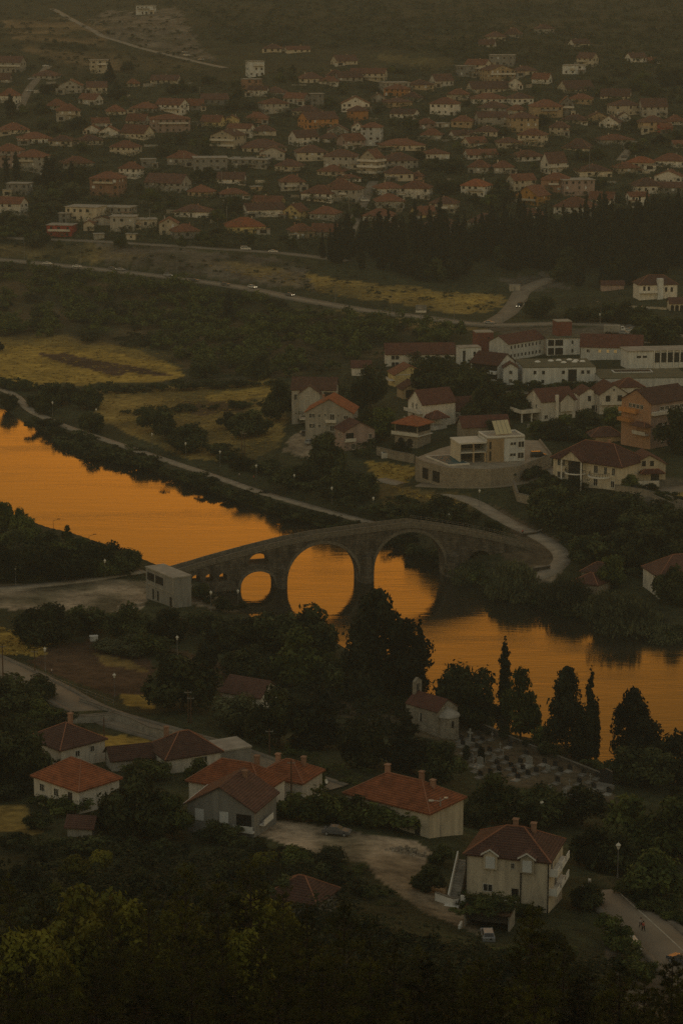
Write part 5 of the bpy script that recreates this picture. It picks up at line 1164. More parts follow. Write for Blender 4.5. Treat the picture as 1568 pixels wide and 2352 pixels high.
CATS=dict(broadleaf_tree='tree',olive_tree='tree',willow_tree='tree',conifer_tree='conifer',cypress_tree='cypress',cedar_tree='tree',shrub='shrub',pine_tree='pine')
DESC=dict(broadleaf_tree='leafy green tree',dark_tree='dark broadleaf tree',olive_tree='grey-green bushy tree',willow_tree='drooping willow',conifer_tree='dark pointed conifer',cypress_tree='slim dark cypress',cedar_tree='ragged dark conifer',shrub='low dark shrub',green_shrub='low green shrub',yellow_tree='yellow-green tree',pine_tree='dark needle pine')
NT=[0]
def tree(kind, u, vb, hp, wp=None, label=None, group=None, simple=False, p=None, lm=None, cat=None, desc=None):
    """a plant standing at (u, vb), hp photo units high and wp wide"""
    NT[0]+=1; i=NT[0]
    p=p or at(u,vb); s=ppm(p); h=hp/s/CT
    cm,tm=PROTO[kind][i%3]; h0={'shrub':3*.95,'green_shrub':3*.95,'pine_tree':12}.get(kind,10*.95)
    w0={'shrub':3.0,'green_shrub':3.0,'conifer_tree':4.6,'cypress_tree':1.45,'cedar_tree':6.4,'pine_tree':7}.get(kind,9.0)
    sz=h/h0; sx=(wp/s/w0) if wp else sz
    if kind in('broadleaf_tree','dark_tree','olive_tree','willow_tree','yellow_tree'): p=p-Vector((0,0,.1*h))
    name=NAMES.get(kind,kind); rot=(i*2.399)%6.283
    if tm is None or simple:
        o=obj(name,cm,None,p); 
    else:
        o=root(name,p); obj('trunk',tm,o); obj('crown',cm,o)
    o.rotation_euler=(0,0,rot); o.scale=(sx,sx,sz)
    note(o,u,vb-hp*.5,cat or CATS[name],label=label,desc=desc or DESC[kind],group=group)
    if lm: landmark(lm,u,vb-hp*.5)
    return o
# trees told apart one by one: kind u base height width
G1='dark trees along the near river bank'
tree('cedar_tree',862,1600,240,150,label='tallest ragged dark conifer on the near bank left of the chapel',group=G1,lm='tallest bank conifer')
tree('cedar_tree',932,1606,172,125,label='ragged dark conifer just behind the chapel bell gable',group=G1)
tree('cypress_tree',963,1600,182,24,label='slim cypress rising behind the chapel against the orange water',group=G1)
tree('dark_tree',1066,1662,186,150,label='round dark tree with visible trunk right of the chapel',group=G1,lm='round tree by the chapel')
tree('cypress_tree',1157,1664,200,30,label='slim cypress left of the round-topped column tree',group=G1)
tree('broadleaf_tree',1194,1694,184,108,label='round-topped tall tree between two slim cypresses',group=G1,lm='round-topped column tree')
tree('cedar_tree',1298,1738,200,104,label='pointed ragged conifer left of the pair of cypresses',group=G1,lm='pointed ragged conifer')
tree('cypress_tree',1352,1752,222,24,label='taller of the paired cypresses over the river',group=G1,lm='paired cypresses')
tree('cypress_tree',1367,1752,150,18,label='shorter of the paired cypresses over the river',group=G1)
tree('cedar_tree',1452,1768,182,112,label='tiered conifer at the right end of the river bank row',group=G1,lm='tiered bank conifer')
OWN='''dark_tree 1540 1800 135 170|dark_tree 1435 1795 95 110|dark_tree 1490 1805 120 130|broadleaf_tree 1245 1712 60 60|dark_tree 1120 1660 70 60|dark_tree 640 1492 120 150|dark_tree 722 1510 140 140|broadleaf_tree 690 1575 150 150|dark_tree 560 1490 95 130|conifer_tree 484 1530 115 60|dark_tree 420 1632 160 180|olive_tree 540 1668 95 110|dark_tree 640 1712 165 140|conifer_tree 735 1720 165 120|dark_tree 830 1760 150 120|conifer_tree 932 1770 140 110|dark_tree 1012 1795 115 110|dark_tree 780 1600 120 110|dark_tree 560 1560 90 120
dark_tree 105 1475 105 150|dark_tree 195 1450 78 100|dark_tree 290 1468 95 110|dark_tree 385 1470 85 100|dark_tree 465 1450 62 90|broadleaf_tree 335 1500 60 110|olive_tree 300 1500 45 120|olive_tree 250 1495 35 80|dark_tree 500 1480 60 90
dark_tree 12 1335 100 110|dark_tree 75 1325 100 110|dark_tree 150 1335 90 110|dark_tree 222 1322 90 100|dark_tree 285 1316 70 100|broadleaf_tree 180 1285 60 90|broadleaf_tree 72 1252 72 70|broadleaf_tree 8 1222 85 60|broadleaf_tree 48 1232 82 48|broadleaf_tree 156 1250 50 32|broadleaf_tree 306 1308 52 48|dark_tree 110 1268 58 80|dark_tree 30 1280 75 90|dark_tree 205 1284 55 90|dark_tree 255 1298 62 80|broadleaf_tree 130 1300 60 80|olive_tree 60 1300 60 90|broadleaf_tree 240 1325 50 70
dark_tree 30 1645 110 150|dark_tree 42 1800 175 150|dark_tree 95 1605 65 90|broadleaf_tree 90 1660 60 110|dark_tree 20 1730 120 100|broadleaf_tree 80 1720 60 90
broadleaf_tree 1140 1885 125 120|dark_tree 1240 1895 120 140|dark_tree 1335 1895 110 140|broadleaf_tree 1445 1955 150 170|broadleaf_tree 1545 1970 170 180|broadleaf_tree 1505 2060 130 150|dark_tree 1400 2000 130 130|dark_tree 1090 1900 70 70|dark_tree 1350 1990 110 90|dark_tree 1345 2085 70 80|broadleaf_tree 1560 1900 90 90
dark_tree 312 1925 175 170|dark_tree 255 1905 90 110|broadleaf_tree 400 1925 120 90|broadleaf_tree 330 1790 60 120|broadleaf_tree 455 1795 60 80|dark_tree 560 1690 70 90|broadleaf_tree 720 1820 70 70|dark_tree 500 1935 60 90|dark_tree 660 1800 60 80|dark_tree 90 1905 50 70|broadleaf_tree 860 1900 60 50|broadleaf_tree 845 1905 35 24
dark_tree 1016 1985 58 58|dark_tree 985 2045 75 84|olive_tree 760 1985 50 70|dark_tree 690 1985 45 70
dark_tree 1265 1195 95 120|dark_tree 1362 1302 100 120|dark_tree 1410 1300 95 130|dark_tree 1490 1305 105 150|dark_tree 1570 1310 95 130|dark_tree 1328 1215 85 110|dark_tree 1385 1240 100 140|dark_tree 1470 1245 95 140|dark_tree 1550 1250 90 130|dark_tree 1350 1190 60 100|dark_tree 1415 1195 90 130|dark_tree 1530 1205 60 100|dark_tree 1320 1180 70 90|dark_tree 1220 1140 40 60|broadleaf_tree 1440 1122 40 60|dark_tree 1250 1100 25 30
willow_tree 1178 1378 100 130|willow_tree 1300 1412 95 120|willow_tree 1432 1452 118 175|willow_tree 1525 1478 50 120|willow_tree 1085 1345 62 110|willow_tree 1245 1385 60 100|broadleaf_tree 1400 1350 90 80|dark_tree 1540 1385 100 90|willow_tree 1370 1430 75 90|willow_tree 1490 1465 50 90|dark_tree 1020 1285 34 70
dark_tree 745 1095 115 105|dark_tree 832 1142 80 80|dark_tree 660 1125 60 80|dark_tree 785 1135 75 90|dark_tree 700 1115 70 70|dark_tree 1020 1212 85 130|dark_tree 1128 1228 42 55|dark_tree 960 1200 60 70|dark_tree 850 938 115 80|dark_tree 1000 905 105 120|dark_tree 1072 935 130 120|dark_tree 1100 970 90 80|dark_tree 640 965 110 75|broadleaf_tree 872 1010 90 80|dark_tree 1180 955 70 100|dark_tree 920 1050 45 45|dark_tree 1135 920 60 60|dark_tree 840 1010 80 60|dark_tree 590 870 70 80
dark_tree 1140 1000 50 60|dark_tree 1270 1005 50 70|dark_tree 1345 1000 70 80|broadleaf_tree 1408 985 60 60|broadleaf_tree 1230 1000 45 45|dark_tree 1560 1040 120 110|broadleaf_tree 1300 985 40 50|dark_tree 1440 745 60 60|dark_tree 1505 790 80 110|dark_tree 1240 728 62 80|dark_tree 1340 740 45 80|dark_tree 1400 735 50 90|dark_tree 1310 730 32 30|dark_tree 1470 745 50 70|dark_tree 1550 780 60 60
dark_tree 360 990 80 85|dark_tree 432 1034 72 115|dark_tree 572 1002 72 100|dark_tree 210 992 62 62|dark_tree 200 938 62 72|dark_tree 120 932 62 72|dark_tree 20 944 56 48|dark_tree 160 925 50 60|broadleaf_tree 105 952 50 55|dark_tree 80 935 40 40|dark_tree 390 1010 55 70|dark_tree 530 985 45 60|dark_tree 470 870 60 70|dark_tree 0 806 26 24|conifer_tree 527 735 68 34|dark_tree 620 1085 40 60|dark_tree 560 1080 40 60|dark_tree 520 1060 30 50
yellow_tree 235 2010 80 90|yellow_tree 175 2040 90 110|yellow_tree 130 2095 80 90|yellow_tree 610 2000 60 80|broadleaf_tree 680 1990 60 80'''
for t in OWN.replace('\n','|').split('|'):
    t=t.split(); tree(t[0],float(t[1]),float(t[2]),float(t[3]),float(t[4]))
# shrubs along the banks and walls
def along(uvs, n, hp, jit=6, kind='shrub', wf=1.6, desc=None, group=None):
    L=[0]
    for i in range(len(uvs)-1): L.append(L[-1]+math.hypot(uvs[i+1][0]-uvs[i][0],uvs[i+1][1]-uvs[i][1]))
    for k in range(n):
        s=(k+random.random()*.8)/n*L[-1]; u=float(np.interp(s,L,[a for a,b in uvs])); v=float(np.interp(s,L,[b for a,b in uvs]))+random.uniform(-jit,jit)*.5
        h=hp*random.uniform(.6,1.35); tree(kind,u,v,h,h*wf*random.uniform(.8,1.3),group=group,desc=desc)
along([(90,975),(165,1015),(300,1058),(420,1098),(590,1158),(740,1208),(850,1240)],54,20,5,wf=1.9,desc='low dark shrub on the far waterline',group='shrubs on the far waterline')
along([(170,1036),(290,1068)],9,30,5,wf=2.0,desc='dense dark shrub on the far waterline',group='shrubs on the far waterline')
along([(660,1180),(780,1208),(900,1245),(1010,1290)],12,24,6,wf=1.8,desc='dark shrub behind the bridge arches')
along([(230,905),(400,895),(640,885)],14,18,4,wf=2.0,desc='low shrub along the field edge'); along([(300,950),(640,930)],8,16,8,wf=2.2,desc='low shrub in the dry field')
along([(480,1035),(620,1090),(720,1130),(860,1178)],14,26,10,wf=1.7,desc='dark shrub above the riverside path')
along([(100,900),(0,890)],6,22,4,desc='dark shrub beside the golden field'); along([(1040,1312),(1110,1345),(1240,1392),(1330,1415),(1560,1475)],16,30,6,'green_shrub',1.6,desc='leafy shrub on the far bank right of the bridge')
along([(640,1880),(700,1885),(760,1885),(820,1885),(900,1897),(975,1908)],26,52,6,'green_shrub',1.3,desc='vine-like green hedge plant before the orange-roofed house',group='hedge plants')
along([(1085,2082),(1150,2092),(1215,2100)],8,34,4,'green_shrub',1.7,desc='vine bush over the carport'); along([(110,1850),(175,1872)],5,36,4,'green_shrub',1.4,desc='vine bush on the pergola')
along([(520,1935),(600,1965),(700,2000),(860,2060)],14,26,18,desc='dark shrub on the rough slope below the yard'); along([(0,1940),(200,1960),(420,1960)],14,34,14,desc='dark shrub beneath the vine-covered house'); along([(900,2195),(1100,2225),(1300,2225)],12,42,12,desc='dark shrub below the beige dormer villa')
along([(440,1368),(490,1385),(540,1408)],6,26,6,desc='dark shrub at the near bridge foot'); along([(1000,1640),(1200,1710),(1400,1775),(1560,1830)],14,22,5,desc='low shrub at the water edge below the cypresses')
along([(1190,1090),(1250,1130),(1330,1128)],8,30,6,desc='dark garden shrub below the mansion'); along([(1500,1140),(1568,1160)],5,18,3,desc='clipped garden shrub by the mansion drive'); along([(1420,1080),(1520,1150)],4,20,3,desc='small garden shrub at the mansion terrace')
along([(860,1180),(1000,1190),(1080,1180)],8,26,10,desc='dry-slope shrub above the bridge'); along([(1240,1010),(1330,1010),(1400,1015)],6,26,4,desc='garden shrub below the white terrace house'); along([(1100,890),(1180,898),(1290,900),(1380,905)],12,24,4,desc='dark hedge shrub before the white complex')
along([(1380,2150),(1440,2220),(1480,2290)],7,60,14,kind='green_shrub',wf=1.2,desc='leafy shrub beside the valley road'); along([(1420,2040),(1500,2090),(1568,2130)],10,24,8,kind='green_shrub',desc='verge shrub along the valley road')
# conifer grove below the town
GR=[(700,590),(760,610),(900,640),(1000,648),(1130,630),(1220,650),(1300,660),(1420,660),(1568,640),(1568,520),(1400,520),(1200,560),(1000,560),(790,560)]
k=0
while k<150:
    u=random.uniform(700,1568); v=random.uniform(545,662)
    if not in_poly(np.array([u]),np.array([v]),GR)[0] or (1150<u<1290 and v>628): continue
    h=random.uniform(70,112)*(1.22 if u>1150 and random.random()<.4 else 1)*(.85 if u<880 else 1)
    if random.random()<.22: tree('dark_tree',u,v,h*.6,h*.6,group='trees of the grove',simple=True)
    else: tree('conifer_tree',u,v,h,h*random.uniform(.2,.42),group='trees of the grove',simple=True)
    k+=1
for u,v,h,w_ in ((1385,545,105,46),(1362,555,90,36),(1300,560,75,24),(1318,560,80,22),(1268,565,70,22),(1470,560,90,34),(1530,556,110,40),(1552,560,120,40),(870,556,70,22),(905,556,62,20),(800,562,70,18),(840,560,60,20),(1418,560,84,24),(1000,590,92,24),(1045,585,88,22),(1090,590,96,26),(960,592,84,22),(1140,585,90,24),(1185,590,104,30),(1215,580,96,24),(1250,590,112,32),(1340,585,120,34),(1440,580,112,26),(1500,590,130,36),(780,590,66,16),(920,590,86,22),(1330,600,125,42),(1400,612,150,48),(1442,600,130,42),(1482,615,150,50),(1522,602,140,44),(1553,612,160,48),(1292,605,112,34),(1236,600,100,32),(1200,602,96,28)):
    tree('conifer_tree' if w_>25 else 'cypress_tree',u,v,h,w_,group='trees of the grove',simple=True)
for u,v,h,w_ in ((16,418,62,12),(39,420,72,17),(121,430,62,16),(165,432,60,15),(110,430,70,26)): tree('cypress_tree',u,v,h,w_,group='cypresses of the far town',simple=True)
tree('conifer_tree',253,150+42,52,26,simple=True,group='trees of the far town'); tree('conifer_tree',24,268,50,36,simple=True,group='trees of the far town')
# trees between the far houses
def clear(u,v,h,w_):
    for a,b_,t,bt in BOXES:
        if t>600: continue
        if a-w_*.25<u<b_+w_*.25 and t-2<v<bt+h*.55: return False
    return True
k=0; tries=0
while k<185 and tries<9000:
    tries+=1; u=random.uniform(-10,1578); v=random.uniform(165,575)
    sc=(v+60)/300.; h=random.uniform(15,30)*(.75+.35*sc); w_=h*random.uniform(.8,1.5)
    if v<250 and u<480 and random.random()<.5: continue
    if v>520 and u>690: continue
    if not clear(u,v,h,w_): continue
    tree(random.choice(['dark_tree','dark_tree','broadleaf_tree','olive_tree']),u,v,h,w_,group='trees of the far town',simple=True); k+=1
# foreground pines on the slope below the camera
def fpine(u, vt, Y, h):
    a,s=slope(u,vt); x=a*Y; zt=H+s*Y
    p=Vector((x,Y,gz(x,Y))); hh=max(7,min(20,zt-p.z)); sc=hh/12
    i=NT[0]=NT[0]+1; cm,tm=PROTO['pine_tree'][i%3]; o=root('pine_tree',p); obj('trunk',tm,o); obj('crown',cm,o)
    f=min(1.5,max(.8,sc)); o.scale=(f,f,sc); o.rotation_euler=(0,0,i*2.4); note(o,u,vt+60,'pine',desc='dark foreground pine',group='foreground pines')
for u,vt,Y in ((20,2010,235),(95,2060,210),(170,2075,220),(255,2050,200),(340,2040,215),(425,1985,195),(500,2010,210),(575,1965,205),(650,2040,215),(705,2080,190),(790,2068,175),(850,2115,200),(905,2150,180),(960,2170,205),(1030,2215,190),(1090,2215,170),(1222,2075,150),(1235,2110,185),(1295,2150,190),(1350,2225,200),
  (60,2190,170),(150,2200,160),(240,2170,175),(330,2160,165),(420,2130,160),(510,2150,170),(600,2120,165),(690,2190,160),(770,2200,150),(860,2230,160),(950,2260,155),(1040,2270,150),(1130,2230,140),(1400,2290,165),(1330,2290,150),(1480,2255,150),(1556,2230,140),
  (20,2290,140),(120,2310,135),(220,2290,140),(330,2280,135),(440,2260,140),(540,2270,135),(640,2260,130),(740,2300,135),(850,2330,130),(980,2330,130),(1100,2320,130),(1230,2270,128),(1420,2345,135),(1540,2320,130)): fpine(u,vt,Y,12)
for u,v,h,w_ in ((60,2060,95,110),(150,2120,90,110),(310,2080,100,110),(420,2060,90,100),(530,2050,95,110),(650,2090,90,100),(240,2140,90,110),(360,2160,90,110),(560,2150,90,110),(720,2150,80,100),(830,2150,70,90),(60,2150,90,110),(470,2120,90,110),(1040,2235,60,90),(930,2200,70,100),(1260,2190,70,90),(1190,2215,60,80)): tree('dark_tree',u,v,h,w_,desc='dark broadleaf tree on the near slope')

# ------------------------------------------------------------------ vegetation nobody could count
def mass(name, kind, pts, m, per, label, size):
    """one thicket: many crowns of leaf clumps in a single mesh; pts = (point, height, width)"""
    qs=[]; g=np.random.default_rng(len(pts))
    for p,h,w_ in pts:
        bl=[(g.normal()*.28,g.normal()*.28,.3+abs(g.normal())*.28,.26*g.uniform(.6,1.2)) for _ in range(6)]
        q=cloud(bl,per,size/w_,int(g.integers(1e6)))*np.array([w_,w_,h])+np.array(p)
        qs.append(q)
    o=obj(name,leaf_mesh(name,np.concatenate(qs),M[m])); o['kind']='stuff'; o['label']=label
def scatter(poly, n, hm, wf, vmin, vmax, umin=-40, umax=1610, avoid=True):
    out=[]; t=0
    while len(out)<n and t<n*20:
        t+=1; u=random.uniform(umin,umax); v=random.uniform(vmin,vmax)
        if not in_poly(np.array([u]),np.array([v]),poly)[0]: continue
        p=at(u,v)
        if avoid and any(abs(p.x-q.x)<4 and abs(p.y-q.y)<4 for k_ in ROADS for q in ROADS[k_][0]): continue
        h=hm*random.uniform(.5,1.4); out.append((p,h,h*wf*random.uniform(.8,1.5)))
    return out
TP_=[(-40,612),(200,640),(420,668),(560,690),(700,712),(860,738),(1000,762),(1080,775),(1060,800),(900,800),(800,830),(760,860),(640,868),(500,862),(420,845),(400,810),(200,790),(-40,772)]
mass('thicket','x',scatter(TP_,250,5.8,1.15,610,870),'leaf_g',300,'dense green thicket between the road and the golden field',.62)
mass('brushwood','x',scatter(TP_,150,4.2,1.4,610,870),'leaf_o',260,'grey-green brushwood mixed into the thicket',.55)
mass('undergrowth','x',scatter([(-40,170),(1610,150),(1610,520),(800,560),(700,580),(-40,540)],3000,3.4,1.8,150,580),'leaf_o',80,'low greenery filling the gardens between the far houses',.5)
mass('hill_scrub','x',scatter([(420,0),(1610,0),(1610,170),(1100,150),(900,110),(700,120),(500,95)],1500,3.2,1.7,0,175,avoid=False),'leaf_d',70,'dark scrub covering the upper hill',.6)
mass('hill_bushes','x',scatter([(-40,0),(430,0),(460,160),(-40,170)],260,2.2,1.8,0,170,avoid=False),'leaf_d',70,'scattered bushes on the bare upper slope',.5)
mass('roadside_scrub','x',scatter([(-40,553),(240,560),(700,600),(900,640),(1150,672),(1140,722),(900,700),(560,645),(240,600),(-40,590)],110,1.3,2.,553,725),'leaf_o',70,'dry scrub on the slope between the two roads',.4)
mass('bank_growth','x',scatter([(900,1140),(1060,1190),(1010,1215),(860,1190)],60,1.4,2,1130,1220)+scatter([(640,900),(830,880),(860,1060),(700,1000)],90,3,1.6,880,1070)+scatter([(1190,1150),(1568,1170),(1568,1330),(1420,1320),(1320,1290),(1280,1230)],120,3.2,1.6,1140,1330)+scatter([(880,780),(1080,800),(1100,900),(900,880),(820,850)],60,3.5,1.5,780,900),'leaf_d',200,'rough greenery on the far bank around the houses',.42)
mass('slope_growth','x',scatter([(-40,1960),(500,1945),(620,1985),(760,2080),(960,2185),(1120,2235),(1400,2230),(1420,2352),(-40,2352)],300,3.2,1.6,1945,2350)+scatter([(400,1440),(540,1450),(760,1500),(1000,1630),(900,1700),(560,1560),(430,1470)],110,3,1.7,1400,1700)+scatter([(-40,1200),(300,1300),(300,1345),(-40,1345)],60,2.6,1.7,1200,1350)+scatter([(-40,1600),(100,1590),(200,1660),(60,1850),(-40,1850)],60,3,1.6,1590,1850),'leaf_d',230,'rough greenery on the near bank and slope',.34)
mass('weeds','x',scatter([(1350,1960),(1568,2020),(1568,2180),(1450,2090)],90,1.3,2,1960,2180)+scatter([(620,1940),(820,1990),(960,2100),(800,2060)],40,.8,2.2,1930,2110)+scatter([(430,1790),(640,1720),(900,1790),(640,1830)],40,1.4,2,1700,1840),'leaf_g',120,'weeds and verge growth on the near slope',.22)

def fore_tree(kind,u,vt,Y,wf,desc):
    a,s_=slope(u,vt); x=a*Y; p=Vector((x,Y,gz(x,Y))); hh=max(5,min(16,H+s_*Y-p.z)); sc=ppm(p)
    tree(kind,u,vt+hh*sc*.95,hh*sc*.97,hh*sc*wf,p=p,desc=desc)
for u,vt,Y,wf in ((190,1962,232,.8),(245,1990,238,.7),(132,2030,222,.8),(300,2035,225,.7),(604,1996,226,.7),(648,2050,222,.7),(200,2075,205,.8),(62,2085,205,.8),(410,1985,228,.6),(110,2150,180,.8),(560,2090,200,.7)): fore_tree('yellow_tree',u,vt,Y,wf,'yellow-green tree on the near slope')
mass('dry_grass','x',scatter([(-40,770),(380,800),(420,850),(300,876),(-40,885)],320,.4,2.2,765,890)+scatter([(240,905),(640,875),(650,1000),(560,1060),(240,965)],320,.4,2.2,870,1070)+scatter([(430,605),(720,635),(1160,685),(1080,720),(760,680)],300,.4,2.4,600,725)+scatter([(-40,1435),(120,1460),(100,1505),(-40,1508)],160,.5,1.8,1430,1510)+scatter([(850,1062),(955,1076),(930,1110),(865,1106)],80,.6,1.6,1060,1112)+scatter([(880,1115),(1080,1140),(1000,1200)],100,.6,1.8,1110,1200),'straw',34,'clumps of dry golden grass in the fields',.26)

_c=at(1118,2134)
for dx,dy in ((-2.4,.4),(-.8,1.6),(.9,.6),(2.5,1.8),(-1.8,2.8),(1.2,3.2)):
    q=Vector((_c.x+dx,_c.y+dy,_c.z+2.3)); tree('green_shrub',1118+dx*16,2096-dy*5,24,62,p=q,desc='vine tangle lying on the carport roof')
# ------------------------------------------------------------------ cars
def car_parts(kind):
    b=MB(); L=4.5 if kind!='van' else 4.8; hw=.88
    if kind=='sedan': low=[(-2.25,.35),(-2.25,.8),(-2.1,.95),(-1.45,1.0),(1.0,.98),(2.05,.82),(2.25,.65),(2.25,.35)]; cab=[(-1.75,.99),(-1.0,1.42),(.15,1.45),(1.05,.97)]
    elif kind=='hatch': low=[(-2.0,.35),(-2.05,.9),(-1.95,1.0),(1.0,.98),(1.85,.85),(2.05,.65),(2.05,.35)]; cab=[(-1.98,.99),(-1.6,1.5),(.05,1.53),(1.05,.97)]
    else: low=[(-2.4,.4),(-2.4,1.15),(-2.3,1.2),(1.3,1.15),(2.2,1.0),(2.4,.75),(2.4,.4)]; cab=[(-2.38,1.18),(-2.25,1.95),(.6,1.95),(1.4,1.14)]
    def ext(poly,w0,w1,mi=0):
        n=len(poly); zs=[p[1] for p in poly]; z0,z1=min(zs),max(zs); k=len(b.v)
        wd=[w0+(w1-w0)*(p[1]-z0)/(z1-z0) for p in poly]
        b.v+=[(p[0],-w,p[1]) for p,w in zip(poly,wd)]+[(p[0],w,p[1]) for p,w in zip(poly,wd)]
        for i in range(n): j=(i+1)%n; b.f.append((k+i,k+n+i,k+n+j,k+j)); b.m.append(mi)
        b.f.append(tuple(k+i for i in range(n))); b.m.append(mi); b.f.append(tuple(k+n+i for i in reversed(range(n)))); b.m.append(mi)
    ext(low,hw,hw-.06); ext(cab,hw-.08,hw-.26)
    g=MB(); c=cab; 
    lerp=lambda a,b_,t:(a[0]+(b_[0]-a[0])*t,a[1]+(b_[1]-a[1])*t)
    z0,z1=c[0][1],c[1][1]; wd=lambda z:(hw-.08)+( -.18)*(z-z0)/(z1-z0)+.012
    for s in (-1,1):
        q=[lerp(c[0],c[3],.08),lerp(c[0],c[3],.93),lerp(c[2],c[3],.12),lerp(c[1],c[0],.12)]
        q[0]=(q[0][0]+.1,q[0][1]+.06); q[1]=(q[1][0]-.1,q[1][1]+.06)
        pts=[(x,s*wd(z),z) for x,z in q]; g.face(pts if s<0 else pts[::-1])
    for a,d,o in ((c[3],c[2],.015),(c[0],c[1],-.015)):
        p1,p2=lerp(a,d,.12),lerp(a,d,.92); w1,w2=wd(p1[1])-.1,wd(p2[1])-.1
        pts=[(p1[0]+o,-w1,p1[1]+.012),(p1[0]+o,w1,p1[1]+.012),(p2[0]+o,w2,p2[1]+.012),(p2[0]+o,-w2,p2[1]+.012)]; g.face(pts if o>0 else pts[::-1])
    x_=low[-1][0]
    return b, g, x_
CARB={}
for kd in ('sedan','hatch','van'):
    b,g,x_=car_parts(kd); CARB[kd]=({c:b.mesh('body',M['car_'+c]) for c in 'wdsk'}, g.mesh('windows',M['glass']), x_)
TY=MB().lathe([(.0,-.1),(.2,-.11),(.31,-.1),(.32,0),(.31,.1),(.2,.11),(0,.1)],14).mesh('wheel',M['tyre']); RM=MB().lathe([(0,.115),(.19,.118),(.2,.1)],10).lathe([(.2,-.1),(.19,-.118),(0,-.115)],10).mesh('rim',M['rim'])
HL=MB().box(-.03,.03,-.16,.16,-.08,.08).mesh('headlight',M['rim']); HLON=MB().box(-.03,.03,-.16,.16,-.08,.08).mesh('headlight',M['headlamp'])
def car(u, v, heading, kind, colr, desc=None, label=None, lights=False, p=None, group=None, cat='car'):
    p=p or at(u,v); o=root('parked_car' if not lights else 'moving_car',(p.x,p.y,p.z+.12),R(heading))
    bd,gl_,x_=CARB[kind]; obj('body',bd[colr],o); obj('windows',gl_,o)
    for sx in (-1,1):
        for sy in (-1,1):
            w_=obj('wheel',TY,o,(sx*x_*.63,sy*.82,.32)); w_.rotation_euler=(math.pi/2,0,0); obj('rim',RM,w_)
    for sy in (-1,1): obj('headlight',HLON if lights else HL,o,(x_+.0,sy*.6,.68))
    note(o,u,v-3,cat,label=label,desc=desc,group=group); return o
def road_dir(key,u,v):
    p=at(u,v); pts=ROADS[key][0]; i=min(range(1,len(pts)-1),key=lambda i:(pts[i]-p).length); d=pts[i+1]-pts[i-1]
    return math.degrees(math.atan2(d.y,d.x)), pts[i], Vector((-d.y,d.x,0)).normalized()
def road_car(key,u,v,side,kind,colr,label,lights=False,rev=False):
    a,q,nn=road_dir(key,u,v); pp=q+nn*side
    o=car(u,v,a+(180 if rev else 0),kind,colr,label=label,lights=lights,p=Vector((pp.x,pp.y,q.z)),group='cars on the far roads')
for u,v,sd_2,kd,c,lab,li in ((143,598,-2,'sedan','w','white car leftmost on the lower road',0),(211,606,-2,'sedan','w','white car second from left on the lower road',0),(268,617,2,'hatch','d','dark car with lit headlamps ahead of a silver one',1),(291,618,2,'sedan','s','silver car close behind a dark car on the lower road',0),(401,636,2,'hatch','s','grey hatchback with lit headlamps at the thicket corner',1),(464,643,-2,'sedan','d','dark car under the rock cutting on the lower road',0),(522,655,-2,'hatch','d','dark hatchback behind the white car on the lower road',0),(580,661,2,'hatch','w','white car with bright headlamps on the lower road',1),(684,676,2,'sedan','d','dark car with lit headlamps nearest the rock slope end',1),(1112,749,2,'sedan','s','silver car at the junction before the roundabout',0)):
    road_car('lower',u,v,sd_2,kd,c,lab,bool(li))
road_car('upper',565,572,1.2,'van','w','white van left of a white car on the upper road'); road_car('upper',631,577,-1.2,'sedan','w','white car right of the white van on the upper road'); road_car('upper',290,556,1.2,'hatch','s','small silver car on the upper road below the red shop')
car(1192,706,250,'van','k',label='dark van with lit lamps driving up to the junction',lights=True)
for u,v,h,k_,c,lab in ((425,122,20,'sedan','s','silver car first in the row on the hill track'),(429,129,20,'sedan','w','white car second in the row on the hill track'),(462,139,200,'hatch','s','silver hatchback lowest on the hill track'),(72,184,60,'sedan','s','silver car beside the steep left street'),(106,154,10,'sedan','w','white car parked atop the steep left street'),(70,211,30,'sedan','w','white car halfway down the steep left street'),(368,353,15,'hatch','w','white hatchback among trees above the concrete building'),(103,404,0,'sedan','w','white car parked near the two left cypresses'),(838,464,5,'van','w','white van beside the grey town street'),(838,484,20,'sedan','s','silver car beside the grey town street'),(1371,476,10,'sedan','w','white car under the red-hipped far houses'),(1388,331,20,'hatch','s','silver car at the upper right street end'),(1430,380,30,'sedan','w','white car on the upper right street bend'),(1434,363,30,'hatch','d','dark hatchback on the upper right street bend'),(1448,722,10,'sedan','w','white car parked by the villa garden wall'),(1478,712,0,'sedan','s','silver car parked under the villa trees'),(1442,763,5,'hatch','w','white car in the crowded gravel car park'),(1452,760,15,'sedan','s','silver car in the crowded gravel car park'),(1432,768,340,'hatch','s','grey hatchback in the front of the gravel car park'),(1460,768,80,'sedan','w','white sedan at the right of the gravel car park'),(1447,755,0,'hatch','d','dark hatchback at the back of the gravel car park'),(1478,790,0,'hatch','s','silver estate car behind the hall with lit windows'),(1500,778,0,'hatch','w','white car half hidden by the car park tree')):
    car(u,v,h,k_,c,label=lab)
car(1228,1056,10,'van','k',label='dark car parked right of the modern villa',p=Vector((*ptw(1236,1052,12.6),12.6))); car(1461,1126,195,'sedan','k',label='black car parked beside the clipped tree on the mansion drive')
car(703,1000,20,'hatch','d',label='dark car beside the big grey gabled house'); car(712,1020,60,'hatch','s',label='small silver car at the pale drive by the grey gabled house')
car(773,1918,-14,'sedan','d',label='dark grey sedan parked on the gravel yard',group='cars near the bank'); landmark('dark sedan',773,1910)
car(1119,2158,92,'hatch','s',label='silver hatchback seen from behind at the vine carport'); car(1448,2185,100,'van','w',label='white van among trees beside the valley road'); car(1566,2216,130,'sedan','d',label='dark car at the right edge on the valley road')
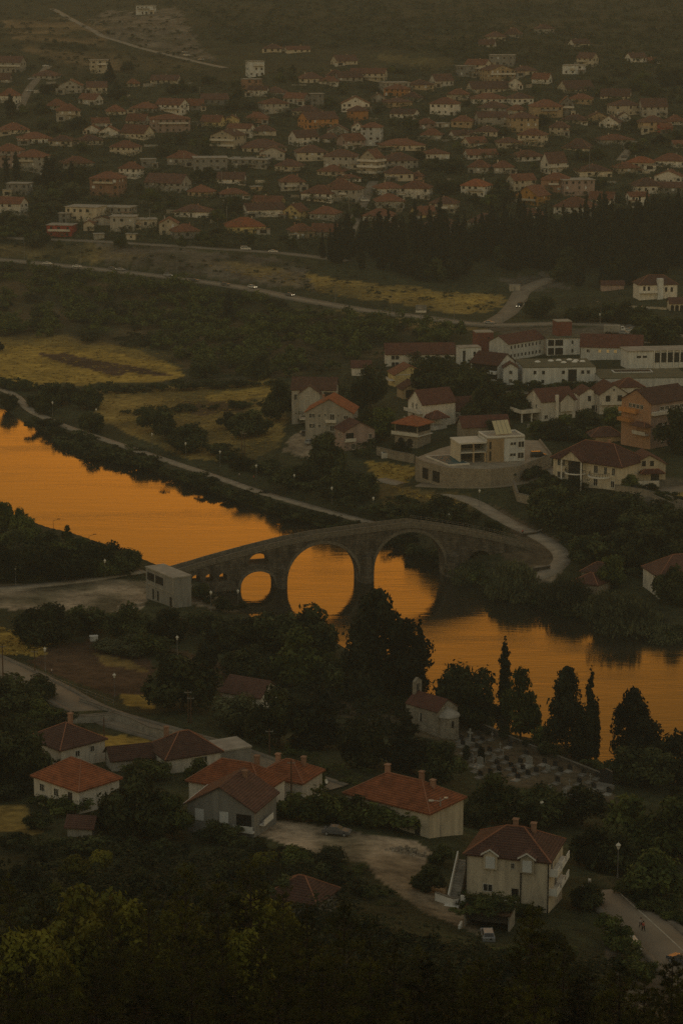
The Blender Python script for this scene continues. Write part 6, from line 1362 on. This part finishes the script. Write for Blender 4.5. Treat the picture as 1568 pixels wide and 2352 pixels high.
# lorry
p=at(1410,766); o=root('lorry',p,R(-4)); 
MB().box(-4.2,2.2,-1.2,1.2,.9,3.4).obj('cargo_box',M['w_g'],o); b=MB(); b.box(2.4,4.2,-1.1,1.1,.6,2.2); b.box(2.4,3.7,-1.05,1.05,2.203,2.9); b.obj('cab',M['white'],o); MB().box(-4.2,4.,-1,1,.5,.89).obj('chassis',M['metal'],o)
MB().box(3.71,3.75,-.95,.95,2.25,2.8).box(2.7,3.5,-1.08,-1.055,2.2,2.8).obj('windows',M['glass'],o)
for x in (-3.2,-2.1,3.2):
    for y in (-1,1): w_=obj('wheel',TY,o,(x,y,.45)); w_.rotation_euler=(math.pi/2,0,0); w_.scale=(1.4,1.4,1.4)
note(o,1405,757,'lorry',label='long box lorry parked on the asphalt behind the white complex')
# kiosk, billboard
p=at(1181,668); o=root('container',p); MB().box(-2.4,2.4,-1.2,1.2,-.3,2.6).obj('body',M['w_g'],o); MB().box(-2.5,2.5,-1.3,1.3,2.603,2.75).obj('roof',M['concrete'],o); MB().box(-.4,.4,-1.25,-1.21,0,2).obj('door',M['metal'],o); note(o,1181,661,'container',label='grey metal container at the foot of the conifer grove')
p=at(966,733); o=root('billboard',p); MB().tube((0,0,-.5),(0,0,2.6),.16).obj('post',M['metal'],o); MB().box(-2.3,2.3,-.1,.1,2.603,6.).obj('panel',M['w_d'],o); MB().box(-2.2,2.2,-.14,-.105,2.8,3.6).obj('panel_strip',M['w_w'],o); MB().box(-1.5,.4,-.13,-.105,4.2,5.4).obj('panel_picture',M['concrete'],o); note(o,966,714,'billboard',label='small billboard on one post beside the lower road')
# ------------------------------------------------------------------ lamps and poles
MAST=MB().tube((0,0,-.4),(0,0,9.4),.11,.06,6).tube((0,0,9.4),(-1.3,0,9.8),.05,.04,5).mesh('pole',M['metal']); MHEAD=MB().box(-1.9,-1.2,-.14,.14,9.72,9.9).mesh('lamp_head',M['metal'])
def mast(u,v,desc,s=1.,grp='tall lamps along the far road'):
    o=root('street_lamp',at(u,v),random.uniform(-.4,.4)); o.scale=(s,s,s); obj('pole',MAST,o); obj('lamp_head',MHEAD,o); note(o,u,v-25,'street lamp',desc=desc,group=grp)
for u,v in ((57,597),(186,610),(293,622),(407,636),(524,655),(644,680),(770,699),(899,720),(1042,740),(1155,746),(1378,748)): mast(u,v,'tall road lamp')
def lantern_mesh():
    pm=MB().tube((0,0,-.3),(0,0,.5),.11,.09,7).tube((0,0,.5),(0,0,3.7),.055,.045,6).mesh('pole',M['metal'])
    hm_=MB().lathe([(.06,3.7),(.16,3.85),(.27,4.3)],6).mesh('lantern',M['lampglass']); cm_=MB().lathe([(.33,4.3),(.2,4.5),(.06,4.58),(.03,4.75),(0,4.78)],6).mesh('cap',M['lampglass'])
    return pm,hm_,cm_
LN=lantern_mesh()
def lantern(u,v,desc=None,label=None,s=1.1,grp='white lantern lamps'):
    o=root('lantern_lamp',at(u,v)); o.scale=(s,s,s); obj('pole',LN[0],o); h=obj('lantern',LN[1],o); obj('cap',LN[2],h); note(o,u,v-18,'lantern lamp',label=label,desc=desc,group=grp)
for u,v in ((222,972),(122,955),(427,1052),(589,1105),(676,1128),(762,1158),(857,1182),(1030,1222),(506,1072),(350,1030),(1318,1070),(1376,748),(1100,1165)): lantern(u,v,'white lantern lamp')
for u,v in ((242,1330),(37,1346),(408,1512),(547,1400),(485,1405),(264,1602),(105,1540)): lantern(u,v,'white lantern lamp on the near bank')
lantern(1417,2016,label='white lantern lamp beside the valley road',s=1.2); lantern(1242,1905,label='white lantern lamp behind the beige dormer villa roof')
b=MB().tube((0,0,-.3),(0,0,5.2),.07,.05,6).tube((0,0,5.2),(1.5,0,5.7),.04,.035,5).mesh('pole',M['dark']); hd=MB().box(1.1,1.9,-.13,.13,5.66,5.8).mesh('lamp_head',M['dark'])
for u,v,lab in ((124,1240,'dark curved-arm lamp against the water, left one'),(206,1276,'dark curved-arm lamp against the water, right one')):
    o=root('street_lamp',at(u,v)); obj('pole',b,o); obj('lamp_head',hd,o); note(o,u,v-25,'street lamp',label=lab)
def pole(u,v,h,label,arms=1,lamp=False,m='wood'):
    p=at(u,v); o=root('utility_pole',p); MB().tube((0,0,-.5),(0,0,h),.15,.10,7).obj('pole',M[m],o)
    if arms: MB().box(-.7,.7,-.06,.06,h-.5,h-.38).tube((-.6,0,h-.38),(-.6,0,h-.2),.05).tube((.6,0,h-.38),(.6,0,h-.2),.05).obj('crossarm',M['metal'],o)
    if lamp: MB().tube((0,0,h-.6),(-1.2,-.2,h-.4),.05,.04,5).box(-1.9,-1.1,-.4,-.05,h-.5,h-.3).tube((0,0,h-.6),(.8,.2,h-.1),.05,.04,5).box(.6,1.2,.05,.35,h-.15,h+.02).obj('lamp_head',M['lampglass'],o)
    note(o,u,v-h*ppm(p)*.5,'utility pole',label=label)
for a in ((8,1560,7.5,'dark wooden pole at the left edge beside the near road'),(81,1545,5,'short wooden pole before the ploughed near field'),(433,1660,6.5,'taller pole of the pair by the near road'),(439,1662,5.5,'thinner pole of the pair by the near road'),(241,1745,8,'pole in front of the dark-roofed white house'),(669,1838,7,'pole with small lamp beside the orange hipped extension'),(556,1058,9.5,'left post of the twin pole in the field'),(562,1062,9.5,'right post of the twin pole in the field'),(619,1735,5,'thin pole behind the grey flat garage')): pole(float(a[0]),a[1],a[2],a[3])
pole(1010,1922,6.6,'concrete pole with two white lamps before the broad orange roof',0,True,'concrete'); pole(730,330,15,'lattice radio mast standing among the far houses',1,False,'metal') ; pole(1352,405,16,'tall thin mast among the right-hand far houses',1,False,'metal')
# ------------------------------------------------------------------ walls and fences
def wall(name, uvs, h, th, m, label, cat='wall', coping=True):
    pts=[at(u,v) for u,v in uvs]; c=pts[0]; o=root(name,c)
    b=MB(); cb=MB()
    for i in range(len(pts)-1):
        a,e=pts[i]-c,pts[i+1]-c; d=Vector((e.x-a.x,e.y-a.y,0)).normalized(); nn=Vector((-d.y,d.x,0))*th/2
        q=[a-nn,e-nn,e+nn,a+nn]; zz=[a.z,e.z,e.z,a.z]
        b.prism([(p.x,p.y) for p in q],min(a.z,e.z)-2.5,[z+h for z in zz])
        if coping:
            n2_=nn*1.25; q=[a-n2_,e-n2_,e+n2_,a+n2_]; k=len(cb.v)
            cb.v+=[(p.x,p.y,z+h+.004) for p,z in zip(q,zz)]+[(p.x,p.y,z+h+.12) for p,z in zip(q,zz)]
            for f in ((4,5,6,7),(0,1,5,4),(1,2,6,5),(2,3,7,6),(3,0,4,7),(0,3,2,1)): cb.f.append(tuple(k+j for j in f)); cb.m.append(0)
    b.obj('wall_face',m,o); 
    if coping: cb.obj('coping',M['paving'],o)
    u=sum(a for a,_ in uvs)/len(uvs); v=sum(a for _,a in uvs)/len(uvs); note(o,u,v-5,cat,label=label); return o
wall('garden_wall',[(185,1612),(215,1622),(262,1640),(250,1646),(200,1650),(100,1654)],.7,.3,M['concrete'],'low concrete wall wrapping the corner between near road and lane')
wall('retaining_wall',[(262,1656),(300,1668),(345,1690),(395,1702)],1.7,.35,M['concrete'],'stained retaining wall below the near road beside the golden patch')
wall('retaining_wall',[(150,1662),(215,1660),(262,1656)],1.3,.3,M['concrete'],'dark retaining wall below the lane')
wall('kerb_wall',[(270,1398),(320,1392),(330,1388)],.6,.8,M['gravel'],'pale low wall in front of the bare concrete building',coping=False)
wall('stone_wall',[(1055,1118),(1120,1120),(1180,1108),(1200,1098)],.01,.2,M['stone_l'],'low kerb under the curved stone pool wall',coping=False)
wall('stone_wall',[(1178,1122),(1188,1152),(1215,1158)],2.4,.5,M['stone_l'],'rough stone wall corner above the riverside path')
wall('stone_wall',[(1195,1100),(1230,1090),(1262,1074)],1.2,.4,M['stone_l'],'stepped stone garden wall left of the mansion')
wall('stone_wall',[(1412,1128),(1470,1138),(1530,1152),(1590,1175)],1.8,.4,M['stone_l'],'stone wall edging the mansion drive')
wall('stone_wall',[(1498,1158),(1545,1178),(1590,1190)],2.6,.4,M['stone_l'],'high stone wall at the right edge below the mansion drive')
wall('stone_wall',[(1196,1232),(1230,1228),(1244,1222)],.7,.4,M['stone'],'low stone wall at the bridge end')
wall('stone_wall',[(1160,1330),(1200,1318),(1262,1308)],1.0,.4,M['stone'],'curved stone ruin wall below the bridge end')
wall('garden_wall',[(1085,905),(1200,905),(1330,925)],.9,.3,M['w_g'],'pale garden wall along the lower edge of the white complex')
wall('garden_wall',[(1210,985),(1290,992),(1345,990)],1.6,.3,M['w_g'],'grey garden wall below the white terrace house')
wall('garden_wall',[(865,1045),(905,1055),(950,1064)],2.6,.4,M['stone_l'],'stone wall of the small pool left of the modern villa')
wall('garden_wall',[(450,1702),(500,1712),(540,1725)],1.1,.3,M['concrete'],'low wall behind the grey flat garage')
wall('garden_wall',[(1000,2068),(1040,2082),(1070,2078)],1.2,.3,M['white'],'pale low wall at the foot of the villa stair')
wall('garden_wall',[(1410,705),(1460,708),(1530,712)],1.0,.3,M['w_c'],'pale wall below the villa with stair tower')
wall('garden_wall',[(1060,1650),(1200,1712),(1340,1768),(1420,1800)],.7,.4,M['stone'],'low dark stone wall between graveyard and river')
def fence(uvs, h, label, step=3.):
    pts=smooth_line([at(u,v) for u,v in uvs],step); c=pts[0]; o=root('fence',c)
    for q in pts: q-c; obj('post',FPOST,o,q-c).scale=(1,1,h)
    b=MB()
    for i in range(len(pts)-1):
        for f in (.5,.95): b.tube(pts[i]-c+Vector((0,0,h*f)),pts[i+1]-c+Vector((0,0,h*f)),.03,n=4)
    b.obj('rail',M['metal'],o); u=sum(a for a,_ in uvs)/len(uvs); v=sum(a for _,a in uvs)/len(uvs); note(o,u,v-6,'fence',label=label)
FPOST=MB().tube((0,0,-.3),(0,0,1),.05,n=5).mesh('post',M['metal'])
fence([(60,1538),(105,1560),(180,1592),(262,1622)],1.3,'long thin rail fence beside the near road'); fence([(360,885),(470,880),(600,872)],1.4,'dark vineyard-like post fence across the field')
fence([(560,1740),(640,1770),(720,1800)],1.2,'wire fence along the road above the near houses')
for i in range(34):
    for _ in range(60):
        u=random.uniform(20,1540); v=random.uniform(190,540)
        if all(not(a-4<u<b_+4 and t<v<bt+1) for a,b_,t,bt in BOXES): break
    L_=random.uniform(12,34); wall('garden_wall',[(u-L_/2,v+random.uniform(-1,1)),(u+L_/2,v)],random.uniform(1.,2.2),.3,M[random.choice(['concrete','w_g','w_c','stone_l'])],None,coping=False); REG[-1]['desc']='pale garden wall of the far town'; REG[-1]['auto']=True
for i in range(22):
    u=random.uniform(20,1540); v=random.uniform(200,545); p=at(u,v); o=root('utility_pole',p); MB().tube((0,0,-.5),(0,0,8),.14,.09,5).box(-.6,.6,-.05,.05,7.4,7.5).obj('pole',M['wood' if i%2 else 'concrete'],o); note(o,u,v-15,'utility pole',desc='thin pole among the far houses')
# small pool left of the villa
p=at(905,1046); o=root('swimming_pool',(p.x,p.y,p.z+1.2)); MB().box(-4,4,-2.5,2.5,-3,0).obj('pool_edge',M['trim'],o); MB().box(-3.6,3.6,-2.1,2.1,.004,.03).obj('pool_water',M['pool'],o); note(o,905,1042,'pool',label='small blue pool left of the modern villa')
# crate, tarp, kiosk-sized things
p=at(216,1472); o=root('water_tank',p,.2); MB().box(-.9,.9,-.6,.6,-.2,1.1).obj('tank',M['w_h'],o); MB().box(-.95,.95,-.65,.65,1.103,1.2).obj('lid',M['shutter'],o); note(o,216,1468,'tank',label='pale box tank at the edge of the ploughed near field')
p=at(672,1985); o=root('storage_box',p,.3); MB().box(-.7,.7,-.5,.5,-.2,.9).obj('box',M['w_d'],o); MB().box(-.75,.75,-.55,.55,.903,1.).obj('lid',M['white'],o); note(o,672,1981,'box',label='small pale box on the rough slope below the yard')
p=at(1347,2072); o=root('brick_oven',p,-.2); MB().box(-.9,.9,-.7,.7,-.5,1.5).obj('base',M['stone_l'],o); MB().box(-.8,.8,-.6,.6,1.503,2.4).obj('hearth',M['w_w'],o); MB().box(.1,.5,-.2,.2,2.403,3.6).obj('chimney',M['w_w'],o); note(o,1348,2045,'garden oven',label='pale masonry garden oven right of the beige dormer villa')
p=at(748,1825); o=root('satellite_dish',p,.6); MB().tube((0,0,-.3),(0,0,2.4),.04).obj('pole',M['metal'],o); d=MB().lathe([(0,0),(.25,.05),(.45,.16)],12).obj('dish',M['white'],o,loc=(0,0,2.4)); d.rotation_euler=(R(70),0,.4); note(o,748,1805,'satellite dish',label='white satellite dish in the vines left of the broad orange roof')
# rubble on the yard
for k,(u,v) in enumerate(((905,1952),(925,1957),(945,1960))):
    p=at(u,v); g=random.Random(k); b=MB()
    for i in range(26):
        x,y=g.gauss(0,1.2),g.gauss(0,.8); s=g.uniform(.1,.35); b.prism([(x+s*math.cos(t)*g.uniform(.7,1.2),y+s*math.sin(t)*g.uniform(.7,1.2)) for t in [i_*1.256 for i_ in range(5)]],-.2,[g.uniform(.08,.4) for _ in range(5)])
    o=b.obj('rubble',M['gravel']); o.location=p; o['kind']='stuff'; o['label']='broken stone rubble on the gravel yard'
# ------------------------------------------------------------------ graveyard
GS=MB().box(-.85,.85,-1.15,1.15,-.3,.2).box(-.7,.7,-1.0,1.0,.203,.3).mesh('slab',M['grave']); GS2=MB().box(-.85,.85,-1.15,1.15,-.3,.2).box(-.7,.7,-1.0,1.0,.203,.3).mesh('slab',M['marble'])
def hs(m,wd=.62,h=1.15):
    b=MB(); b.prism([(-wd,.95),(wd,.95),(wd,1.15),(-wd,1.15)],.35,[h+.35]*4); b.face([(-wd,.95,h+.35),(wd,.95,h+.35),(0,.95,h+.55)]); b.face([(wd,1.15,h+.35),(-wd,1.15,h+.35),(0,1.15,h+.55)]); b.face([(-wd,.95,h+.35),(0,.95,h+.55),(0,1.15,h+.55),(-wd,1.15,h+.35)]); b.face([(0,.95,h+.55),(wd,.95,h+.35),(wd,1.15,h+.35),(0,1.15,h+.55)])
    return b.mesh('headstone',m)
HSD=hs(M['granite']); HSM=hs(M['marble'],.55,1.0); CR=MB().box(-.09,.09,.98,1.12,.35,2.0).box(-.4,.4,.97,1.13,1.35,1.55).mesh('cross',M['marble'])
def grave(u,v,ms,mh,rot,desc=None,label=None,cross=False,s=.8):
    o=root('grave',at(u,v),rot); o.scale=(s,s,s); obj('slab',ms,o); obj('cross' if cross else 'headstone',CR if cross else mh,o); note(o,u,v-4,'grave',label=label,desc=desc,group='graves by the chapel')
CEM=[(1050,1700),(1120,1690),(1260,1760),(1400,1800),(1420,1850),(1330,1850),(1200,1800),(1060,1790)]
k=0
cc=at(1220,1765); ga=R(-35)
for i in range(-9,10):
    for j in range(-8,9):
        x=i*3.0+random.uniform(-.3,.3); y=j*3.6+random.uniform(-.3,.3)
        wx=cc.x+x*math.cos(ga)-y*math.sin(ga); wy=cc.y+x*math.sin(ga)+y*math.cos(ga)
        u,v=pix(wx,wy,gz(wx,wy))
        if not in_poly(np.array([u]),np.array([v]),CEM)[0] or random.random()<.24: continue
        r_=random.random(); 
        if r_<.62: grave(u,v,GS,HSD,ga,'grey grave with dark headstone')
        elif r_<.82: grave(u,v,GS,HSM,ga,'grey grave with pale headstone')
        elif r_<.92: grave(u,v,GS2,HSD,ga,'pale marble grave with dark headstone')
        else: grave(u,v,GS,None,ga,'grey grave with white cross',cross=True)
grave(1094,1762,GS2,HSM,ga,label='pale-framed grave with white stone left of the marble one',s=1.15); grave(1206,1762,GS2,HSM,ga,label='brightest white marble grave in the middle of the graveyard',s=1.25); landmark('white marble grave',1206,1760)
grave(1069,1712,GS,None,ga,label='tall white cross beside the chapel apse',cross=True,s=1.5); landmark('tall white cross',1069,1700); grave(1378,1812,GS,HSD,ga,label='largest dark headstone at the right graveyard edge',s=2.0)
for u,v in ((870,1680),(885,1665),(850,1655),(900,1700),(868,1640),(830,1650)): grave(u,v,GS,HSD,ga,'grey grave behind the conifers left of the chapel')
tree('cypress_tree',1070,1745,36,17,label='small clipped cypress under the tall white cross',simple=True); tree('cypress_tree',1104,1752,42,17,label='small clipped cypress right of the tall white cross',simple=True)
# ------------------------------------------------------------------ people
def person(u,v,heading,top,legs,label,stride=.3,p=None):
    """one skinned body posed mid-stride, hands with five fingers, shirt, trousers and hair as clothing"""
    me=bpy.data.meshes.new('person'); V_=[];E=[];Rr=[]
    def add(p_,r,par=None):
        V_.append(p_); Rr.append(r)
        if par is not None: E.append((par,len(V_)-1))
        return len(V_)-1
    pel=add((0,0,.95),.15); wa=add((0,0,1.12),.135,pel); ch_=add((0,0,1.35),.155,wa); ne=add((0.01,0,1.5),.06,ch_); hd_=add((.03,0,1.62),.095,ne); add((.03,0,1.72),.08,hd_)
    for s in (-1,1):
        st=stride*s; hip=add((0,.1*s,.9),.10,pel); kn=add((st*.5+.04,.1*s,.5),.065,hip); an=add((st,.1*s,.09),.045,kn); add((st+.17,.11*s,.045),.038,an)
        sh_=add((0,.19*s,1.42),.07,ch_); el=add((-st*.4,.24*s,1.13),.045,sh_); wr=add((-st*.5+.08,.24*s,.88),.03,el); pm=add((-st*.5+.1,.24*s,.80),.034,wr)
        for k in range(4): f1=add((-st*.5+.07+.022*k,.245*s,.745),.010,pm); add((-st*.5+.08+.02*k,.235*s,.70-.008*(k in(1,2))),.008,f1)
        f1=add((-st*.5+.135,.23*s,.79),.011,pm); add((-st*.5+.15,.22*s,.755),.009,f1)
    me.from_pydata(V_,E,[]); me.materials.append(M['skin'])
    def grow(me_,rad,name):
        t=bpy.data.objects.new(name,me_); COL.objects.link(t); md=t.modifiers.new('s','SKIN'); md.use_smooth_shade=True
        for q,r in zip(me_.skin_vertices[0].data,rad): q.radius=(r,r)
        me_.skin_vertices[0].data[0].use_root=True
        sb=t.modifiers.new('d','SUBSURF'); sb.levels=sb.render_levels=1
        return t
    base=grow(me,Rr,'person'); base.location=p or at(u,v); base.rotation_euler=(0,0,R(heading))
    def cloth(ids_chain,rads,name,m):
        me2=bpy.data.meshes.new(name); vs=[];es=[];rs_=[]
        for chain in ids_chain:
            prev=None
            for (pt,r) in chain:
                try: i=vs.index(pt)
                except ValueError: vs.append(pt); rs_.append(r); i=len(vs)-1
                if prev is not None: es.append((prev,i))
                prev=i
        me2.from_pydata(vs,es,[]); me2.materials.append(m); t=grow(me2,rs_,name); t.parent=base; return t
    P_=lambda i,r:(V_[i],r)
    L=[]; A=[]
    n=len(V_); off=6; per=(n-6)//2
    for s in (0,1):
        o_=off+s*per; L.append([P_(pel,.165),P_(o_,.115),P_(o_+1,.08),((V_[o_+2][0],V_[o_+2][1],.14),.06)]); A.append([P_(ch_,.17),P_(o_+4,.085),P_(o_+5,.058)])
    cloth(L,None,'trousers',legs); cloth([[((0,0,.99),.16),P_(wa,.15),P_(ch_,.17)]]+A,None,'shirt',top)
    MB().lathe([(.0,1.80),(.085,1.76),(.105,1.68),(.10,1.62)],10,.02,0).obj('hair',M['hair'],base)
    note(base,u,v-12,'person',label=label)
person(1470,2134,300,M['cloth_w'],M['cloth_d'],'person in a pale top walking ahead on the valley road'); person(1476,2142,300,M['cloth_r'],M['cloth_d'],'person in a reddish top walking behind on the valley road')
person(120,1552,330,M['cloth_w'],M['cloth_d'],'person in a light shirt walking along the near road'); person(550,1098,200,M['cloth_w'],M['cloth_d'],'person in white on the riverside path'); person(1199,1248-18,90,M['cloth_r'],M['cloth_d'],'person in red standing at the bridge end'); person(583,1104,20,M['cloth_r'],M['cloth_d'],'person in red right of the one in white on the path'); person(309,1308,0,M['cloth_w'],M['cloth_d'],'person in a white shirt left of the bare concrete building')

# ------------------------------------------------------------------ labels for things without words of their own: where each stands beside a landmark
ORD='first second third fourth fifth sixth seventh eighth ninth tenth eleventh twelfth thirteenth fourteenth fifteenth sixteenth seventeenth eighteenth nineteenth twentieth'.split()
for ph,lu,lv in (('hillside track',300,105),('golden field',150,830),('ploughed near field',230,1545),('lower road junction',1165,735),('gravel yard',850,1940),('riverside path bend',450,1080),('valley road',1470,2130),('rock cutting',420,600),('concrete mast',730,300)): landmark(ph,lu,lv)
def rel(r, l):
    dx=r['u']-l[1]; dy=r['v']-l[2]
    return ('right of' if dx>0 else 'left of') if abs(dx)>=abs(dy) else ('in front of' if dy>0 else 'behind')
USED={r['o']['label'] for r in REG if 'label' in r['o']}
AUTO=[r for r in REG if r['auto']]
for r in AUTO:
    cand=[]
    for j,l in enumerate(sorted(LAND,key=lambda l:(l[1]-r['u'])**2+(l[2]-r['v'])**2)[:16]):
        d=(l[1]-r['u'])**2+(l[2]-r['v'])**2
        if d<4: continue
        q=rel(r,l)
        rank=sum(1 for x in REG if x['cat']==r['cat'] and x is not r and rel(x,l)==q and (l[1]-x['u'])**2+(l[2]-x['v'])**2<d)
        if rank<len(ORD): cand.append((rank+j*.8,rank,q,l[0]))
    for _,rank,q,ph in sorted(cand)+[(0,19,'beyond',ph_) for ph_ in ('gravel yard','valley road','golden field')]:
        lab=f"{r['desc']}, {'nearest' if rank==0 else ORD[rank]} {r['cat']} {q} the {ph}"
        if len(lab.split())>16: lab=lab.replace(' the ',' ')
        if lab not in USED and len(lab.split())<=16: break
    USED.add(lab); r['o']['label']=lab
